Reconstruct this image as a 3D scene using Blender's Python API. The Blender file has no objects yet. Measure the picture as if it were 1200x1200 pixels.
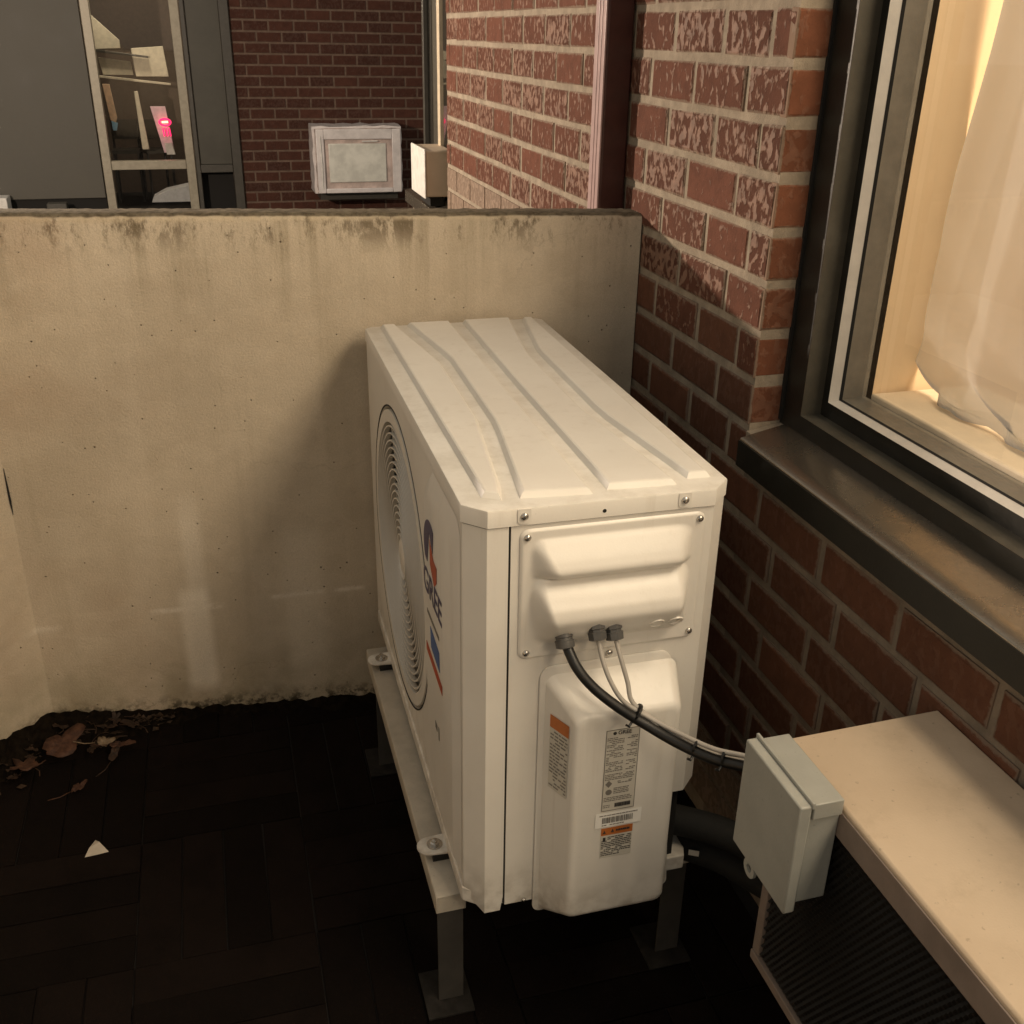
import bpy, bmesh, math, random
from mathutils import Vector, Matrix
random.seed(7)
sc = bpy.context.scene
COL = sc.collection

# ------------------------------------------------------------------ camera
cam = bpy.data.objects.new('camera', bpy.data.cameras.new('camera'))
COL.objects.link(cam)
cam.data.sensor_fit = 'HORIZONTAL'; cam.data.sensor_width = 36.0
cam.data.lens = 36.0 * 1201.86 / 1200.0
cam.data.clip_start = 0.02; cam.data.clip_end = 200
YAW, PITCH, ROLL = 0.2829, -0.4377, 0.0183
cy_, sy_, cp_, sp_ = math.cos(YAW), math.sin(YAW), math.cos(PITCH), math.sin(PITCH)
fwd = Vector((sy_ * cp_, cy_ * cp_, sp_)); rt = Vector((cy_, -sy_, 0)); up = rt.cross(fwd)
rt2 = rt * math.cos(ROLL) + up * math.sin(ROLL); up2 = up * math.cos(ROLL) - rt * math.sin(ROLL)
M = Matrix((rt2, up2, -fwd)).transposed().to_4x4()
M.translation = Vector((-0.2558, -1.0729, 1.3912))
cam.matrix_world = M
sc.camera = cam

# ------------------------------------------------------------------ world: night sky glow
w = bpy.data.worlds.new('World'); sc.world = w; w.use_nodes = True
bg = w.node_tree.nodes['Background']
bg.inputs['Color'].default_value = (1.0, 0.91, 0.77, 1)
bg.inputs['Strength'].default_value = 0.35
sc.view_settings.view_transform = 'Standard'; sc.view_settings.look = 'None'
sc.view_settings.gamma = 1.0; sc.view_settings.exposure = 0.15
sc.view_settings.use_curve_mapping = False
sc.render.engine = 'CYCLES'
try:
    sc.cycles.max_bounces = 10; sc.cycles.diffuse_bounces = 5; sc.cycles.transparent_max_bounces = 16
    sc.cycles.sample_clamp_indirect = 4.0
except Exception: pass

# lamp powers (the fixtures and added fill lamps are built further down)
ROOM_LAMP_W = 54.5
YARD_LAMP_W = 430.0
SHOP_FILL_W = 26.0
WARM = (1.0, 0.815, 0.575)

# ------------------------------------------------------------------ materials
class NT:
    def __init__(s, name):
        s.m = bpy.data.materials.new(name); s.m.use_nodes = True
        s.t = s.m.node_tree; s.t.nodes.clear()
        s.out = s.t.nodes.new('ShaderNodeOutputMaterial')
    def n(s, typ, props=None, **ins):
        nd = s.t.nodes.new(typ)
        for k, v in (props or {}).items(): setattr(nd, k, v)
        for k, v in ins.items():
            key = int(k[1:]) if k[0] == 'i' and k[1:].isdigit() else k.replace('_', ' ')
            s.set(nd.inputs[key], v)
        return nd
    def set(s, sock, v):
        if isinstance(v, bpy.types.NodeSocket): s.t.links.new(v, sock)
        elif isinstance(v, bpy.types.Node): s.t.links.new(v.outputs[0], sock)
        else:
            if isinstance(v, (tuple, list)) and len(v) == 3 and sock.type == 'RGBA': v = (*v, 1)
            sock.default_value = v
    def math(s, op, a, b=0.0, clamp=False):
        nd = s.t.nodes.new('ShaderNodeMath'); nd.operation = op; nd.use_clamp = clamp
        s.set(nd.inputs[0], a); s.set(nd.inputs[1], b); return nd.outputs[0]
    def mix(s, fac, a, b, mode='MIX'):
        nd = s.t.nodes.new('ShaderNodeMix'); nd.data_type = 'RGBA'; nd.blend_type = mode
        s.set(nd.inputs[0], fac); s.set(nd.inputs[6], a); s.set(nd.inputs[7], b); return nd.outputs[2]
    def ramp(s, fac, stops):
        nd = s.t.nodes.new('ShaderNodeValToRGB'); el = nd.color_ramp.elements
        while len(el) < len(stops): el.new(0.5)
        for e, (p, c) in zip(el, stops):
            e.position = p; e.color = (*c, 1) if not isinstance(c, (int, float)) else (c, c, c, 1)
        s.set(nd.inputs[0], fac); return nd.outputs[0]
    def smooth(s, v, a, b):
        nd = s.t.nodes.new('ShaderNodeMapRange'); nd.interpolation_type = 'SMOOTHSTEP'
        s.set(nd.inputs[0], v); nd.inputs[1].default_value = a; nd.inputs[2].default_value = b
        return nd.outputs[0]
    def noise(s, vec, scale, detail=4, rough=0.55, dist=0.0):
        nd = s.t.nodes.new('ShaderNodeTexNoise'); s.set(nd.inputs['Vector'], vec)
        nd.inputs['Scale'].default_value = scale; nd.inputs['Detail'].default_value = detail
        nd.inputs['Roughness'].default_value = rough; nd.inputs['Distortion'].default_value = dist
        return nd.outputs[0]
    def vor(s, vec, scale, feature='F1'):
        nd = s.t.nodes.new('ShaderNodeTexVoronoi'); nd.feature = feature
        s.set(nd.inputs['Vector'], vec); nd.inputs['Scale'].default_value = scale
        return nd.outputs[0]
    def pos(s): return s.n('ShaderNodeNewGeometry').outputs['Position']
    def objc(s): return s.n('ShaderNodeTexCoord').outputs['Object']
    def scale(s, vec, sc_):
        nd = s.t.nodes.new('ShaderNodeVectorMath'); nd.operation = 'MULTIPLY'
        s.set(nd.inputs[0], vec); nd.inputs[1].default_value = sc_; return nd.outputs[0]
    def xyz(s, vec):
        nd = s.t.nodes.new('ShaderNodeSeparateXYZ'); s.set(nd.inputs[0], vec); return nd.outputs
    def bump(s, h, dist=0.002, strength=0.5):
        return s.n('ShaderNodeBump', Height=h, Distance=dist, Strength=strength).outputs[0]
    def bsdf(s, col, rough=0.5, metal=0.0, normal=None, spec=0.5, **k):
        b = s.n('ShaderNodeBsdfPrincipled')
        s.set(b.inputs['Base Color'], col); s.set(b.inputs['Roughness'], rough); s.set(b.inputs['Metallic'], metal)
        s.set(b.inputs['Specular IOR Level'], spec)
        if normal is not None: s.set(b.inputs['Normal'], normal)
        for kk, v in k.items(): s.set(b.inputs[kk.replace('_', ' ')], v)
        return b
    def done(s, sh):
        s.t.links.new(sh.outputs[0] if isinstance(sh, bpy.types.Node) else sh, s.out.inputs[0]); return s.m

def simple(name, col, rough=0.5, metal=0.0, spec=0.5, var=0.10, scale=30, bumpd=0.0004, speck=0.0):
    t = NT(name); p = t.pos()
    n = t.noise(p, scale, 5, 0.6)
    c = t.mix(t.smooth(n, 0.3, 0.7), tuple(x * (1 - var) for x in col), tuple(min(1, x * (1 + var)) for x in col))
    if speck:
        d = t.smooth(t.noise(p, 160, 2), 0.66, 0.74)
        c = t.mix(t.math('MULTIPLY', d, speck), c, tuple(x * 0.35 for x in col))
    r = t.math('ADD', t.math('MULTIPLY', n, 0.15), rough - 0.075)
    return t.done(t.bsdf(c, r, metal, t.bump(t.noise(p, scale * 12, 3), bumpd, 0.5), spec))

def emit(name, col, strength):
    t = NT(name); e = t.n('ShaderNodeEmission', Color=col, Strength=strength); return t.done(e)

def mat_paint():        # ivory powder coat with faint dust and dew
    t = NT('ivory_paint'); p = t.pos(); z = t.xyz(p)[2]
    n = t.noise(p, 6, 5, 0.6); f = t.noise(p, 90, 3)
    dirt = t.math('MULTIPLY', t.smooth(z, 0.34, 0.20), t.smooth(t.noise(p, 30, 4), 0.35, 0.75))
    c = t.mix(t.smooth(n, 0.3, 0.75), (0.74, 0.71, 0.655), (0.80, 0.775, 0.72))
    c = t.mix(t.math('MULTIPLY', dirt, 0.75), c, (0.22, 0.18, 0.13))
    rain = t.math('MULTIPLY', t.smooth(t.noise(t.scale(p, (60, 60, 3)), 1.0, 4, 0.6), 0.52, 0.72), t.smooth(t.noise(p, 5, 3), 0.4, 0.6))
    c = t.mix(t.math('MULTIPLY', rain, 0.20), c, (0.50, 0.45, 0.37))
    grim = t.math('MULTIPLY', t.smooth(z, 0.8745, 0.8738), t.smooth(z, 0.8715, 0.8728))
    c = t.mix(t.math('MULTIPLY', grim, t.math('MULTIPLY', t.smooth(t.noise(p, 22, 5, 0.7), 0.38, 0.7), 0.30)), c, (0.40, 0.35, 0.27))
    dust = t.smooth(t.noise(p, 240, 2), 0.68, 0.76)
    c = t.mix(t.math('MULTIPLY', dust, 0.18), c, (0.45, 0.41, 0.36))
    r = t.math('ADD', t.math('MULTIPLY', f, 0.16), 0.27)
    b = t.bump(t.math('ADD', t.noise(p, 420, 2), t.math('MULTIPLY', t.vor(p, 330), 0.5)), 0.0005, 0.14)
    return t.done(t.bsdf(c, r, 0, b, 0.5))

def mat_concrete():
    t = NT('stained_concrete'); p = t.pos(); s = t.xyz(p); x, z = s[0], s[2]
    big = t.noise(p, 2.2, 5, 0.6); med = t.noise(p, 9, 5, 0.62); fine = t.noise(p, 240, 3, 0.7)
    c = t.mix(t.smooth(big, 0.3, 0.7), (0.52, 0.445, 0.345), (0.66, 0.565, 0.44))
    c = t.mix(t.math('MULTIPLY', t.smooth(med, 0.45, 0.75), 0.35), c, (0.44, 0.37, 0.275))
    # vertical drip streaks, strongest under the lip
    st = t.noise(t.scale(p, (26, 26, 1.3)), 1.0, 5, 0.65)
    ztop = t.math('SUBTRACT', 1.078, z)
    st2 = t.noise(t.scale(p, (9, 9, 0.5)), 1.0, 4, 0.6)
    c = t.mix(t.math('MULTIPLY', t.smooth(st2, 0.50, 0.72), 0.30), c, (0.70, 0.615, 0.50))
    c = t.mix(t.math('MULTIPLY', t.smooth(st2, 0.48, 0.30), 0.30), c, (0.38, 0.315, 0.225))
    lip = t.smooth(ztop, 0.26, 0.0)
    c = t.mix(t.math('MULTIPLY', t.math('MULTIPLY', t.smooth(st, 0.48, 0.72), lip), 0.42), c, (0.20, 0.165, 0.10))
    moss = t.math('MULTIPLY', t.smooth(ztop, 0.085, 0.012), t.smooth(t.math('ADD', t.noise(t.scale(p, (34, 34, 13)), 1.0, 6, 0.78), t.math('MULTIPLY', t.math('SUBTRACT', t.noise(t.scale(p, (3.2, 3.2, 1)), 1.0, 2), 0.5), 0.55)), 0.46, 0.60))
    c = t.mix(t.math('MULTIPLY', moss, 0.80), c, (0.095, 0.068, 0.036))
    edge = t.math('MULTIPLY', t.smooth(ztop, 0.016, 0.006), t.smooth(t.noise(p, 40, 3), 0.35, 0.5))
    c = t.mix(t.math('MULTIPLY', edge, 0.7), c, (0.60, 0.50, 0.36))
    # brownish run on the left and green damp near the ground
    c = t.mix(t.math('MULTIPLY', t.math('MULTIPLY', t.smooth(x, -0.25, -0.62), t.smooth(t.noise(p, 3.1, 4), 0.42, 0.66)), 0.30), c, (0.36, 0.23, 0.15))
    damp = t.math('MULTIPLY', t.smooth(z, 0.22, 0.0), t.smooth(t.noise(p, 12, 4), 0.25, 0.65))
    c = t.mix(t.math('MULTIPLY', damp, 0.45), c, (0.19, 0.165, 0.085))
    foot = t.math('MULTIPLY', t.smooth(z, 0.05, 0.0), t.smooth(t.noise(p, 45, 5, 0.7), 0.42, 0.62))
    c = t.mix(foot, c, (0.05, 0.04, 0.025))
    # trowel patches and a few hairline cracks
    tp = t.noise(t.scale(p, (5, 5, 8)), 1.0, 3, 0.45, 1.6)
    c = t.mix(t.math('MULTIPLY', t.smooth(tp, 0.50, 0.56), 0.10), c, (0.78, 0.69, 0.56))
    vw = t.n('ShaderNodeVectorMath', {'operation': 'ADD'}); t.set(vw.inputs[0], p)
    vn = t.n('ShaderNodeTexNoise', Vector=p, Scale=9.0, Detail=5); vs_ = t.n('ShaderNodeVectorMath', {'operation': 'MULTIPLY'}); t.set(vs_.inputs[0], vn.outputs['Color']); vs_.inputs[1].default_value = (0.16, 0.16, 0.16); t.set(vw.inputs[1], vs_.outputs[0])
    ck = t.vor(vw.outputs[0], 1.7, 'DISTANCE_TO_EDGE')
    c = t.mix(t.math('MULTIPLY', t.math('MULTIPLY', t.smooth(ck, 0.0035, 0.0008), t.smooth(t.noise(p, 3.3, 3), 0.50, 0.62)), 0.14), c, (0.16, 0.12, 0.08))
    # bug holes of several sizes
    def pits(scale, lo, hi, keep):
        v = t.n('ShaderNodeTexVoronoi', Vector=p, Scale=scale)
        k = t.n('ShaderNodeSeparateColor', Color=v.outputs['Color']).outputs[0]
        return t.math('MULTIPLY', t.smooth(v.outputs[0], hi, lo), t.smooth(k, keep, keep + 0.02))
    pit = t.math('MAXIMUM', pits(22, 0.022, 0.050, 0.45), t.math('MAXIMUM', pits(52, 0.05, 0.095, 0.62), pits(9, 0.014, 0.028, 0.80)))
    c = t.mix(t.math('MULTIPLY', pit, 0.80), c, (0.075, 0.055, 0.035))
    # pale level strokes and paler upright patches
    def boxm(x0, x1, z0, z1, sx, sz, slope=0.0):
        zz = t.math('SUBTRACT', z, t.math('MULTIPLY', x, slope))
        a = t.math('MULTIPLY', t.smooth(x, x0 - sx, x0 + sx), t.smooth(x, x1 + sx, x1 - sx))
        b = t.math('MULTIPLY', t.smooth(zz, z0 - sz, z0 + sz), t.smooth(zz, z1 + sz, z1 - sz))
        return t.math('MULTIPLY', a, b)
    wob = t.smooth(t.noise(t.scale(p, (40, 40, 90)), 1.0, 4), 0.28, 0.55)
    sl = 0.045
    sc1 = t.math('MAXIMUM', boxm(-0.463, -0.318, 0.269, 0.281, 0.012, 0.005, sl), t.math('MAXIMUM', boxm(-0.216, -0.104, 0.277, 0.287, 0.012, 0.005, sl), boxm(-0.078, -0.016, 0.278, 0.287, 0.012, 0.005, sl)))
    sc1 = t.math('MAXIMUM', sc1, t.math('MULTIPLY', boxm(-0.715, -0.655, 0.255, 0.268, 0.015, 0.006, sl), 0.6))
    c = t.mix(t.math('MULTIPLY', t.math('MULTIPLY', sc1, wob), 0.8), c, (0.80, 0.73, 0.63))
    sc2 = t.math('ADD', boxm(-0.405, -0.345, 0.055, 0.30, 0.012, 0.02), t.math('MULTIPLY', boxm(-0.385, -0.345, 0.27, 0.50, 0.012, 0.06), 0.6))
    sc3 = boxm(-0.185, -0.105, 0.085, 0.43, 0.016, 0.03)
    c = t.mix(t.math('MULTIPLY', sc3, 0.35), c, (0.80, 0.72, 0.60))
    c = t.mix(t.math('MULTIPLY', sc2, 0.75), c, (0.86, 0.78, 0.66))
    # weathered dark top
    nz = t.xyz(t.n('ShaderNodeNewGeometry').outputs['Normal'])[2]
    topc = t.mix(t.smooth(t.noise(p, 60, 5, 0.7), 0.3, 0.7), (0.07, 0.055, 0.035), (0.20, 0.165, 0.115))
    c = t.mix(t.smooth(nz, 0.5, 0.8), c, topc)
    grain = t.math('MULTIPLY', t.smooth(t.noise(p, 420, 2, 0.6), 0.35, 0.65), 0.16)
    c = t.mix(grain, c, (0.24, 0.195, 0.13))
    h = t.math('SUBTRACT', t.math('ADD', t.math('MULTIPLY', fine, 0.5), t.math('MULTIPLY', med, 0.6)), t.math('MULTIPLY', pit, 1.6))
    return t.done(t.bsdf(c, 0.88, 0, t.bump(h, 0.004, 0.85), 0.25))

HBH = (0.0785 - 0.0130) / 2
def mat_brick(name, base, speckle, amount, scale=1.0, bumpd=0.003, smear=0.50, mort=(0.33, 0.275, 0.21)):
    t = NT(name); p = t.pos()
    oi = t.n('ShaderNodeObjectInfo').outputs['Random']
    v = t.scale(p, (1, 1, 0.72))
    warp = t.n('ShaderNodeVectorMath', {'operation': 'ADD'})
    nn = t.n('ShaderNodeTexNoise', Vector=v, Scale=30 * scale, Detail=3)
    sub = t.n('ShaderNodeVectorMath', {'operation': 'MULTIPLY'}); t.set(sub.inputs[0], nn.outputs['Color']); sub.inputs[1].default_value = (0.022, 0.022, 0.022)
    t.set(warp.inputs[0], v); t.set(warp.inputs[1], sub.outputs[0])
    a = t.math('ADD', t.math('MULTIPLY', t.noise(warp.outputs[0], 74 * scale, 2.8, 0.5), 0.8), t.math('MULTIPLY', t.noise(p, 19, 3, 0.5), 0.2))
    lo = t.math('ADD', 0.515 - 0.0, t.math('MULTIPLY', t.math('SUBTRACT', oi, 0.5), 0.15))
    f = t.n('ShaderNodeMapRange', {'interpolation_type': 'SMOOTHSTEP'})
    t.set(f.inputs[0], a); t.set(f.inputs[1], lo); t.set(f.inputs[2], t.math('ADD', lo, 0.085))
    fl = f.outputs[0]
    tone = t.mix(oi, tuple(x * 0.72 for x in base), tuple(x * 1.22 for x in base))
    tone = t.mix(t.math('MULTIPLY', t.smooth(t.noise(p, 25, 5, 0.65), 0.35, 0.75), 0.55), tone, tuple(x * 0.55 for x in base))
    tone = t.mix(t.math('MULTIPLY', t.smooth(t.noise(p, 300, 2), 0.6, 0.72), 0.4), tone, tuple(x * 0.4 for x in base))
    fk = t.mix(t.smooth(t.noise(p, 34, 3, 0.6), 0.35, 0.7), speckle, tuple(x * 0.62 for x in speckle))
    c = t.mix(t.math('MULTIPLY', fl, amount), tone, fk)
    o = t.xyz(t.objc())
    ez = t.math('ADD', t.math('SUBTRACT', t.math('ABSOLUTE', o[2]), HBH), t.math('MULTIPLY', t.math('SUBTRACT', t.noise(p, 85, 4, 0.7), 0.5), 0.011))
    ey = t.math('ADD', t.math('SUBTRACT', t.math('ABSOLUTE', o[1]), 0.5), t.math('MULTIPLY', t.math('SUBTRACT', t.noise(p, 70, 4, 0.7), 0.5), 0.060))
    sm_ = t.math('MAXIMUM', t.smooth(ez, -0.0045, -0.0010), t.smooth(ey, -0.026, -0.008))
    c = t.mix(t.math('MULTIPLY', sm_, smear), c, mort)
    h = t.math('ADD', t.math('MULTIPLY', fl, amount), t.math('MULTIPLY', t.noise(p, 180, 4, 0.7), 0.35))
    return t.done(t.bsdf(c, t.math('SUBTRACT', 0.86, t.math('MULTIPLY', fl, 0.30 * amount)), 0, t.bump(h, bumpd, 0.8), t.math('ADD', 0.2, t.math('MULTIPLY', fl, 0.3 * amount))))

def mat_mortar(name, col):
    t = NT(name); p = t.pos()
    c = t.mix(t.smooth(t.noise(p, 26, 5, 0.65), 0.3, 0.75), tuple(x * 0.75 for x in col), tuple(x * 1.12 for x in col))
    return t.done(t.bsdf(c, 0.92, 0, t.bump(t.noise(p, 260, 4, 0.75), 0.003, 0.7), 0.2))

def mat_tan():          # tan painted steel with scratches and stain blotches
    t = NT('tan_painted_steel'); p = t.pos()
    c = t.mix(t.smooth(t.noise(p, 7, 5, 0.6), 0.3, 0.7), (0.58, 0.46, 0.335), (0.65, 0.525, 0.39))
    bl = t.smooth(t.noise(t.scale(p, (1.0, 0.45, 1.0)), 7, 5, 0.6, 0.5), 0.50, 0.78)
    c = t.mix(t.math('MULTIPLY', bl, 0.55), c, (0.33, 0.25, 0.16))
    bl2 = t.smooth(t.noise(p, 16, 6, 0.75), 0.52, 0.72)
    c = t.mix(t.math('MULTIPLY', bl2, 0.22), c, (0.36, 0.27, 0.17))
    scr = t.smooth(t.noise(t.scale(p, (160, 14, 40)), 1.0, 3), 0.72, 0.77)
    c = t.mix(t.math('MULTIPLY', scr, 0.5), c, (0.68, 0.58, 0.45))
    dd = t.smooth(t.noise(p, 130, 3), 0.66, 0.74)
    c = t.mix(t.math('MULTIPLY', dd, 0.35), c, (0.2, 0.15, 0.1))
    return t.done(t.bsdf(c, t.math('ADD', 0.50, t.math('MULTIPLY', bl, 0.25)), 0, t.bump(t.noise(p, 300, 3), 0.0006, 0.4), 0.45))

def mat_bronze(name, col, rough):
    t = NT(name); p = t.pos()
    d = t.smooth(t.noise(p, 14, 6, 0.7), 0.42, 0.72)
    c = t.mix(t.math('MULTIPLY', d, 0.5), col, tuple(min(1, x * 1.7 + 0.006) for x in col))
    return t.done(t.bsdf(c, t.math('ADD', rough, t.math('MULTIPLY', d, 0.2)), 0.0, t.bump(t.noise(p, 200, 3), 0.0006, 0.4), 0.5))

def mat_glass(name, tint=(1, 1, 1), refl=0.9):
    t = NT(name)
    ge = t.n('ShaderNodeNewGeometry')      # Schlick reflectance, the same from both sides of the sheet
    dt = t.n('ShaderNodeVectorMath', {'operation': 'DOT_PRODUCT'}); t.set(dt.inputs[0], ge.outputs['Normal']); t.set(dt.inputs[1], ge.outputs['Incoming'])
    om = t.math('SUBTRACT', 1.0, t.math('ABSOLUTE', dt.outputs['Value']), True)
    fr_ = t.math('ADD', 0.05, t.math('MULTIPLY', t.math('POWER', om, 5.0), 0.95))
    tr = t.n('ShaderNodeBsdfTransparent', Color=tint)
    gl = t.n('ShaderNodeBsdfGlossy', Color=(refl, refl, refl), Roughness=0.015)
    mx = t.n('ShaderNodeMixShader'); t.set(mx.inputs[0], fr_); t.set(mx.inputs[1], tr.outputs[0]); t.set(mx.inputs[2], gl.outputs[0])
    return t.done(mx)

def mat_sheer(name, col, trans=0.45):
    t = NT(name); p = t.pos()
    d = t.n('ShaderNodeBsdfDiffuse', Color=col)
    tl = t.n('ShaderNodeBsdfTranslucent', Color=col)
    b = t.bump(t.noise(p, 30, 3, 0.5), 0.002, 0.25); t.set(d.inputs['Normal'], b); t.set(tl.inputs['Normal'], b)
    m1 = t.n('ShaderNodeMixShader'); m1.inputs[0].default_value = trans; t.set(m1.inputs[1], d.outputs[0]); t.set(m1.inputs[2], tl.outputs[0])
    tp = t.n('ShaderNodeBsdfTransparent')
    m2 = t.n('ShaderNodeMixShader'); m2.inputs[0].default_value = 0.17; t.set(m2.inputs[1], m1.outputs[0]); t.set(m2.inputs[2], tp.outputs[0])
    return t.done(m2)

def mat_paver():
    t = NT('dark_paver'); p = t.pos(); oi = t.n('ShaderNodeObjectInfo').outputs['Random']  # shade on the floor put into this near-black base colour
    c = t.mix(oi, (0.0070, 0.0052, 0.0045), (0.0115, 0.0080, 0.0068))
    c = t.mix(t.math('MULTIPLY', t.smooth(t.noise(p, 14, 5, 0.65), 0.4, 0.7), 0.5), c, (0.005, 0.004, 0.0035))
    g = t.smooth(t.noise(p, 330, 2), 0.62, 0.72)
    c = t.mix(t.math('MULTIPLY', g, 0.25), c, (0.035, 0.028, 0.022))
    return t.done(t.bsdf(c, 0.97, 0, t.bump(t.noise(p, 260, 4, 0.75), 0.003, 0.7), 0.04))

def mat_leaf(name, a, b):
    t = NT(name); p = t.pos()
    c = t.mix(t.smooth(t.noise(p, 60, 5, 0.7), 0.35, 0.7), a, b)
    return t.done(t.bsdf(c, 0.65, 0, t.bump(t.noise(p, 120, 3), 0.002, 0.5), 0.35))

PAINT = mat_paint()
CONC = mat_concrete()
BRICK = mat_brick('speckled_red_brick', (0.132, 0.053, 0.034), (0.30, 0.172, 0.118), 0.72)  # paler speckles mixed into the brick colour
BRICKS = mat_brick('smooth_red_brick', (0.140, 0.062, 0.037), (0.19, 0.095, 0.062), 0.22, 1.0, 0.0015, 0.6, (0.24, 0.20, 0.16))
BRICKR = mat_brick('reveal_red_brick', (0.200, 0.078, 0.043), (0.28, 0.14, 0.088), 0.40, 1.0, 0.002)
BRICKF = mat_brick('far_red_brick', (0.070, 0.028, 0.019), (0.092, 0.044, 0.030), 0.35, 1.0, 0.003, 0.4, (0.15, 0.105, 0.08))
MORT = mat_mortar('mortar', (0.37, 0.31, 0.24))
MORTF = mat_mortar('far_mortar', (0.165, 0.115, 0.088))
MORTL = mat_mortar('lower_mortar', (0.27, 0.225, 0.178))  # darker mortar copy for the wall below the window
TAN = mat_tan()
BRONZE = mat_bronze('dark_bronze_frame', (0.014, 0.013, 0.010), 0.42)
def mat_anod():
    t = NT('anodised_bronze_sill'); p = t.pos()
    d = t.smooth(t.noise(p, 10, 6, 0.7), 0.35, 0.75)
    c = t.mix(d, (0.36, 0.31, 0.25), (0.27, 0.235, 0.19))
    spk = t.smooth(t.noise(p, 180, 3), 0.62, 0.72)
    c = t.mix(t.math('MULTIPLY', spk, 0.3), c, (0.12, 0.10, 0.08))
    return t.done(t.bsdf(c, t.math('ADD', 0.20, t.math('MULTIPLY', d, 0.14)), 0.85, t.bump(t.noise(p, 160, 4), 0.0006, 0.3), 0.5))
BRONZE2 = mat_anod()
GREYFR = simple('lit_sash_return', (0.20, 0.18, 0.145), 0.42)  # window light on the sash return put into a paler grey
GREYFD = mat_bronze('lit_bronze_return', (0.085, 0.076, 0.058), 0.45)  # window light on the frame return put into a paler bronze
BEAD = simple('white_glazing_bead', (0.66, 0.63, 0.58), 0.5, var=0.06)
GLASS = mat_glass('window_glass')
SHEER = mat_sheer('sheer_curtain', (0.335, 0.35, 0.365), 0.55)
ROOMW = simple('cream_room_wall', (0.66, 0.505, 0.325), 0.85, var=0.04, scale=4)
ROOMS = simple('room_sill', (0.68, 0.58, 0.43), 0.6, var=0.05)
GALV = simple('galvanised_steel', (0.050, 0.046, 0.041), 0.6, 0.0, var=0.14, scale=40, speck=0.3)
RAILM = simple('painted_rail_steel', (0.46, 0.42, 0.355), 0.48, 0.0, var=0.10, scale=25, speck=0.3)
RUBB2 = simple('shaded_foot_steel', (0.022, 0.020, 0.018), 0.8, spec=0.15, var=0.3, scale=50)  # shade under the stand put into a near-black steel
STEEL = simple('screw_steel', (0.55, 0.53, 0.50), 0.25, 0.9)
DARK = simple('dark_void', (0.012, 0.011, 0.010), 0.9)
RUBB = simple('black_rubber', (0.008, 0.008, 0.008), 0.45, var=0.2, scale=60)
FOAM = simple('black_foam_insulation', (0.010, 0.010, 0.009), 0.75, var=0.3, scale=90, bumpd=0.002)
CABW = simple('pale_grey_cable', (0.40, 0.375, 0.34), 0.45)
GLAND = simple('grey_gland_plastic', (0.085, 0.083, 0.080), 0.42)
JBOX = simple('grey_painted_box', (0.36, 0.365, 0.335), 0.38, 0.0, var=0.06, scale=20, speck=0.25)
MESHM = simple('black_louvre_metal', (0.016, 0.014, 0.012), 0.45)
FLANGE = simple('pinkish_tan_flange', (0.25, 0.20, 0.17), 0.5)
PAVER = mat_paver()
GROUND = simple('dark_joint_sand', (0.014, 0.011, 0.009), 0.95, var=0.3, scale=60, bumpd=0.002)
DIRT = simple('wet_dirt', (0.009, 0.0065, 0.0045), 0.95, spec=0.05, var=0.5, scale=70, bumpd=0.004)
LEAF1 = mat_leaf('red_brown_leaf', (0.036, 0.014, 0.008), (0.085, 0.038, 0.021))
LEAF3 = mat_leaf('blackish_leaf', (0.018, 0.010, 0.006), (0.048, 0.024, 0.014))
LEAF2 = mat_leaf('tan_leaf', (0.13, 0.090, 0.055), (0.24, 0.18, 0.12))
PAPER = simple('dirty_white_paper', (0.50, 0.45, 0.38), 0.8)
DSPOUT = simple('dark_brown_downspout', (0.060, 0.020, 0.016), 0.4, var=0.15)
DSFACE = simple('lit_downspout_face', (0.46, 0.33, 0.32), 0.30, var=0.08)  # lamp light on the outer face put into a paler pink
CREAM = simple('cream_trim', (0.58, 0.49, 0.36), 0.5)
WHITEP = simple('white_plastic', (0.72, 0.70, 0.66), 0.45)
STORE = simple('storefront_aluminium', (0.31, 0.28, 0.215), 0.42, 0.1)
STORED = simple('storefront_dark_frame', (0.055, 0.051, 0.042), 0.45)
GREYP = simple('grey_shutter_panel', (0.080, 0.075, 0.061), 0.6, var=0.06, scale=5)
GREYD = simple('dark_green_grey_panel', (0.055, 0.052, 0.040), 0.5, var=0.12, scale=6)
LBL = simple('label_paper', (0.60, 0.575, 0.51), 0.55, var=0.04)
LBLW = simple('white_label_paper', (0.92, 0.91, 0.87), 0.5, var=0.02)
INK = simple('black_ink', (0.045, 0.042, 0.040), 0.6)
INKG = simple('grey_ink', (0.20, 0.185, 0.165), 0.6)
ORANGE = simple('orange_ink', (0.48, 0.15, 0.035), 0.55)
LOGOB = simple('logo_indigo', (0.065, 0.055, 0.115), 0.5)
LOGOR = simple('logo_red', (0.42, 0.075, 0.030), 0.5)
BLUE = simple('label_blue', (0.06, 0.12, 0.30), 0.5)
SMOOTHP = simple('smooth_pale_strip', (0.66, 0.65, 0.63), 0.3, var=0.03)

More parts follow.
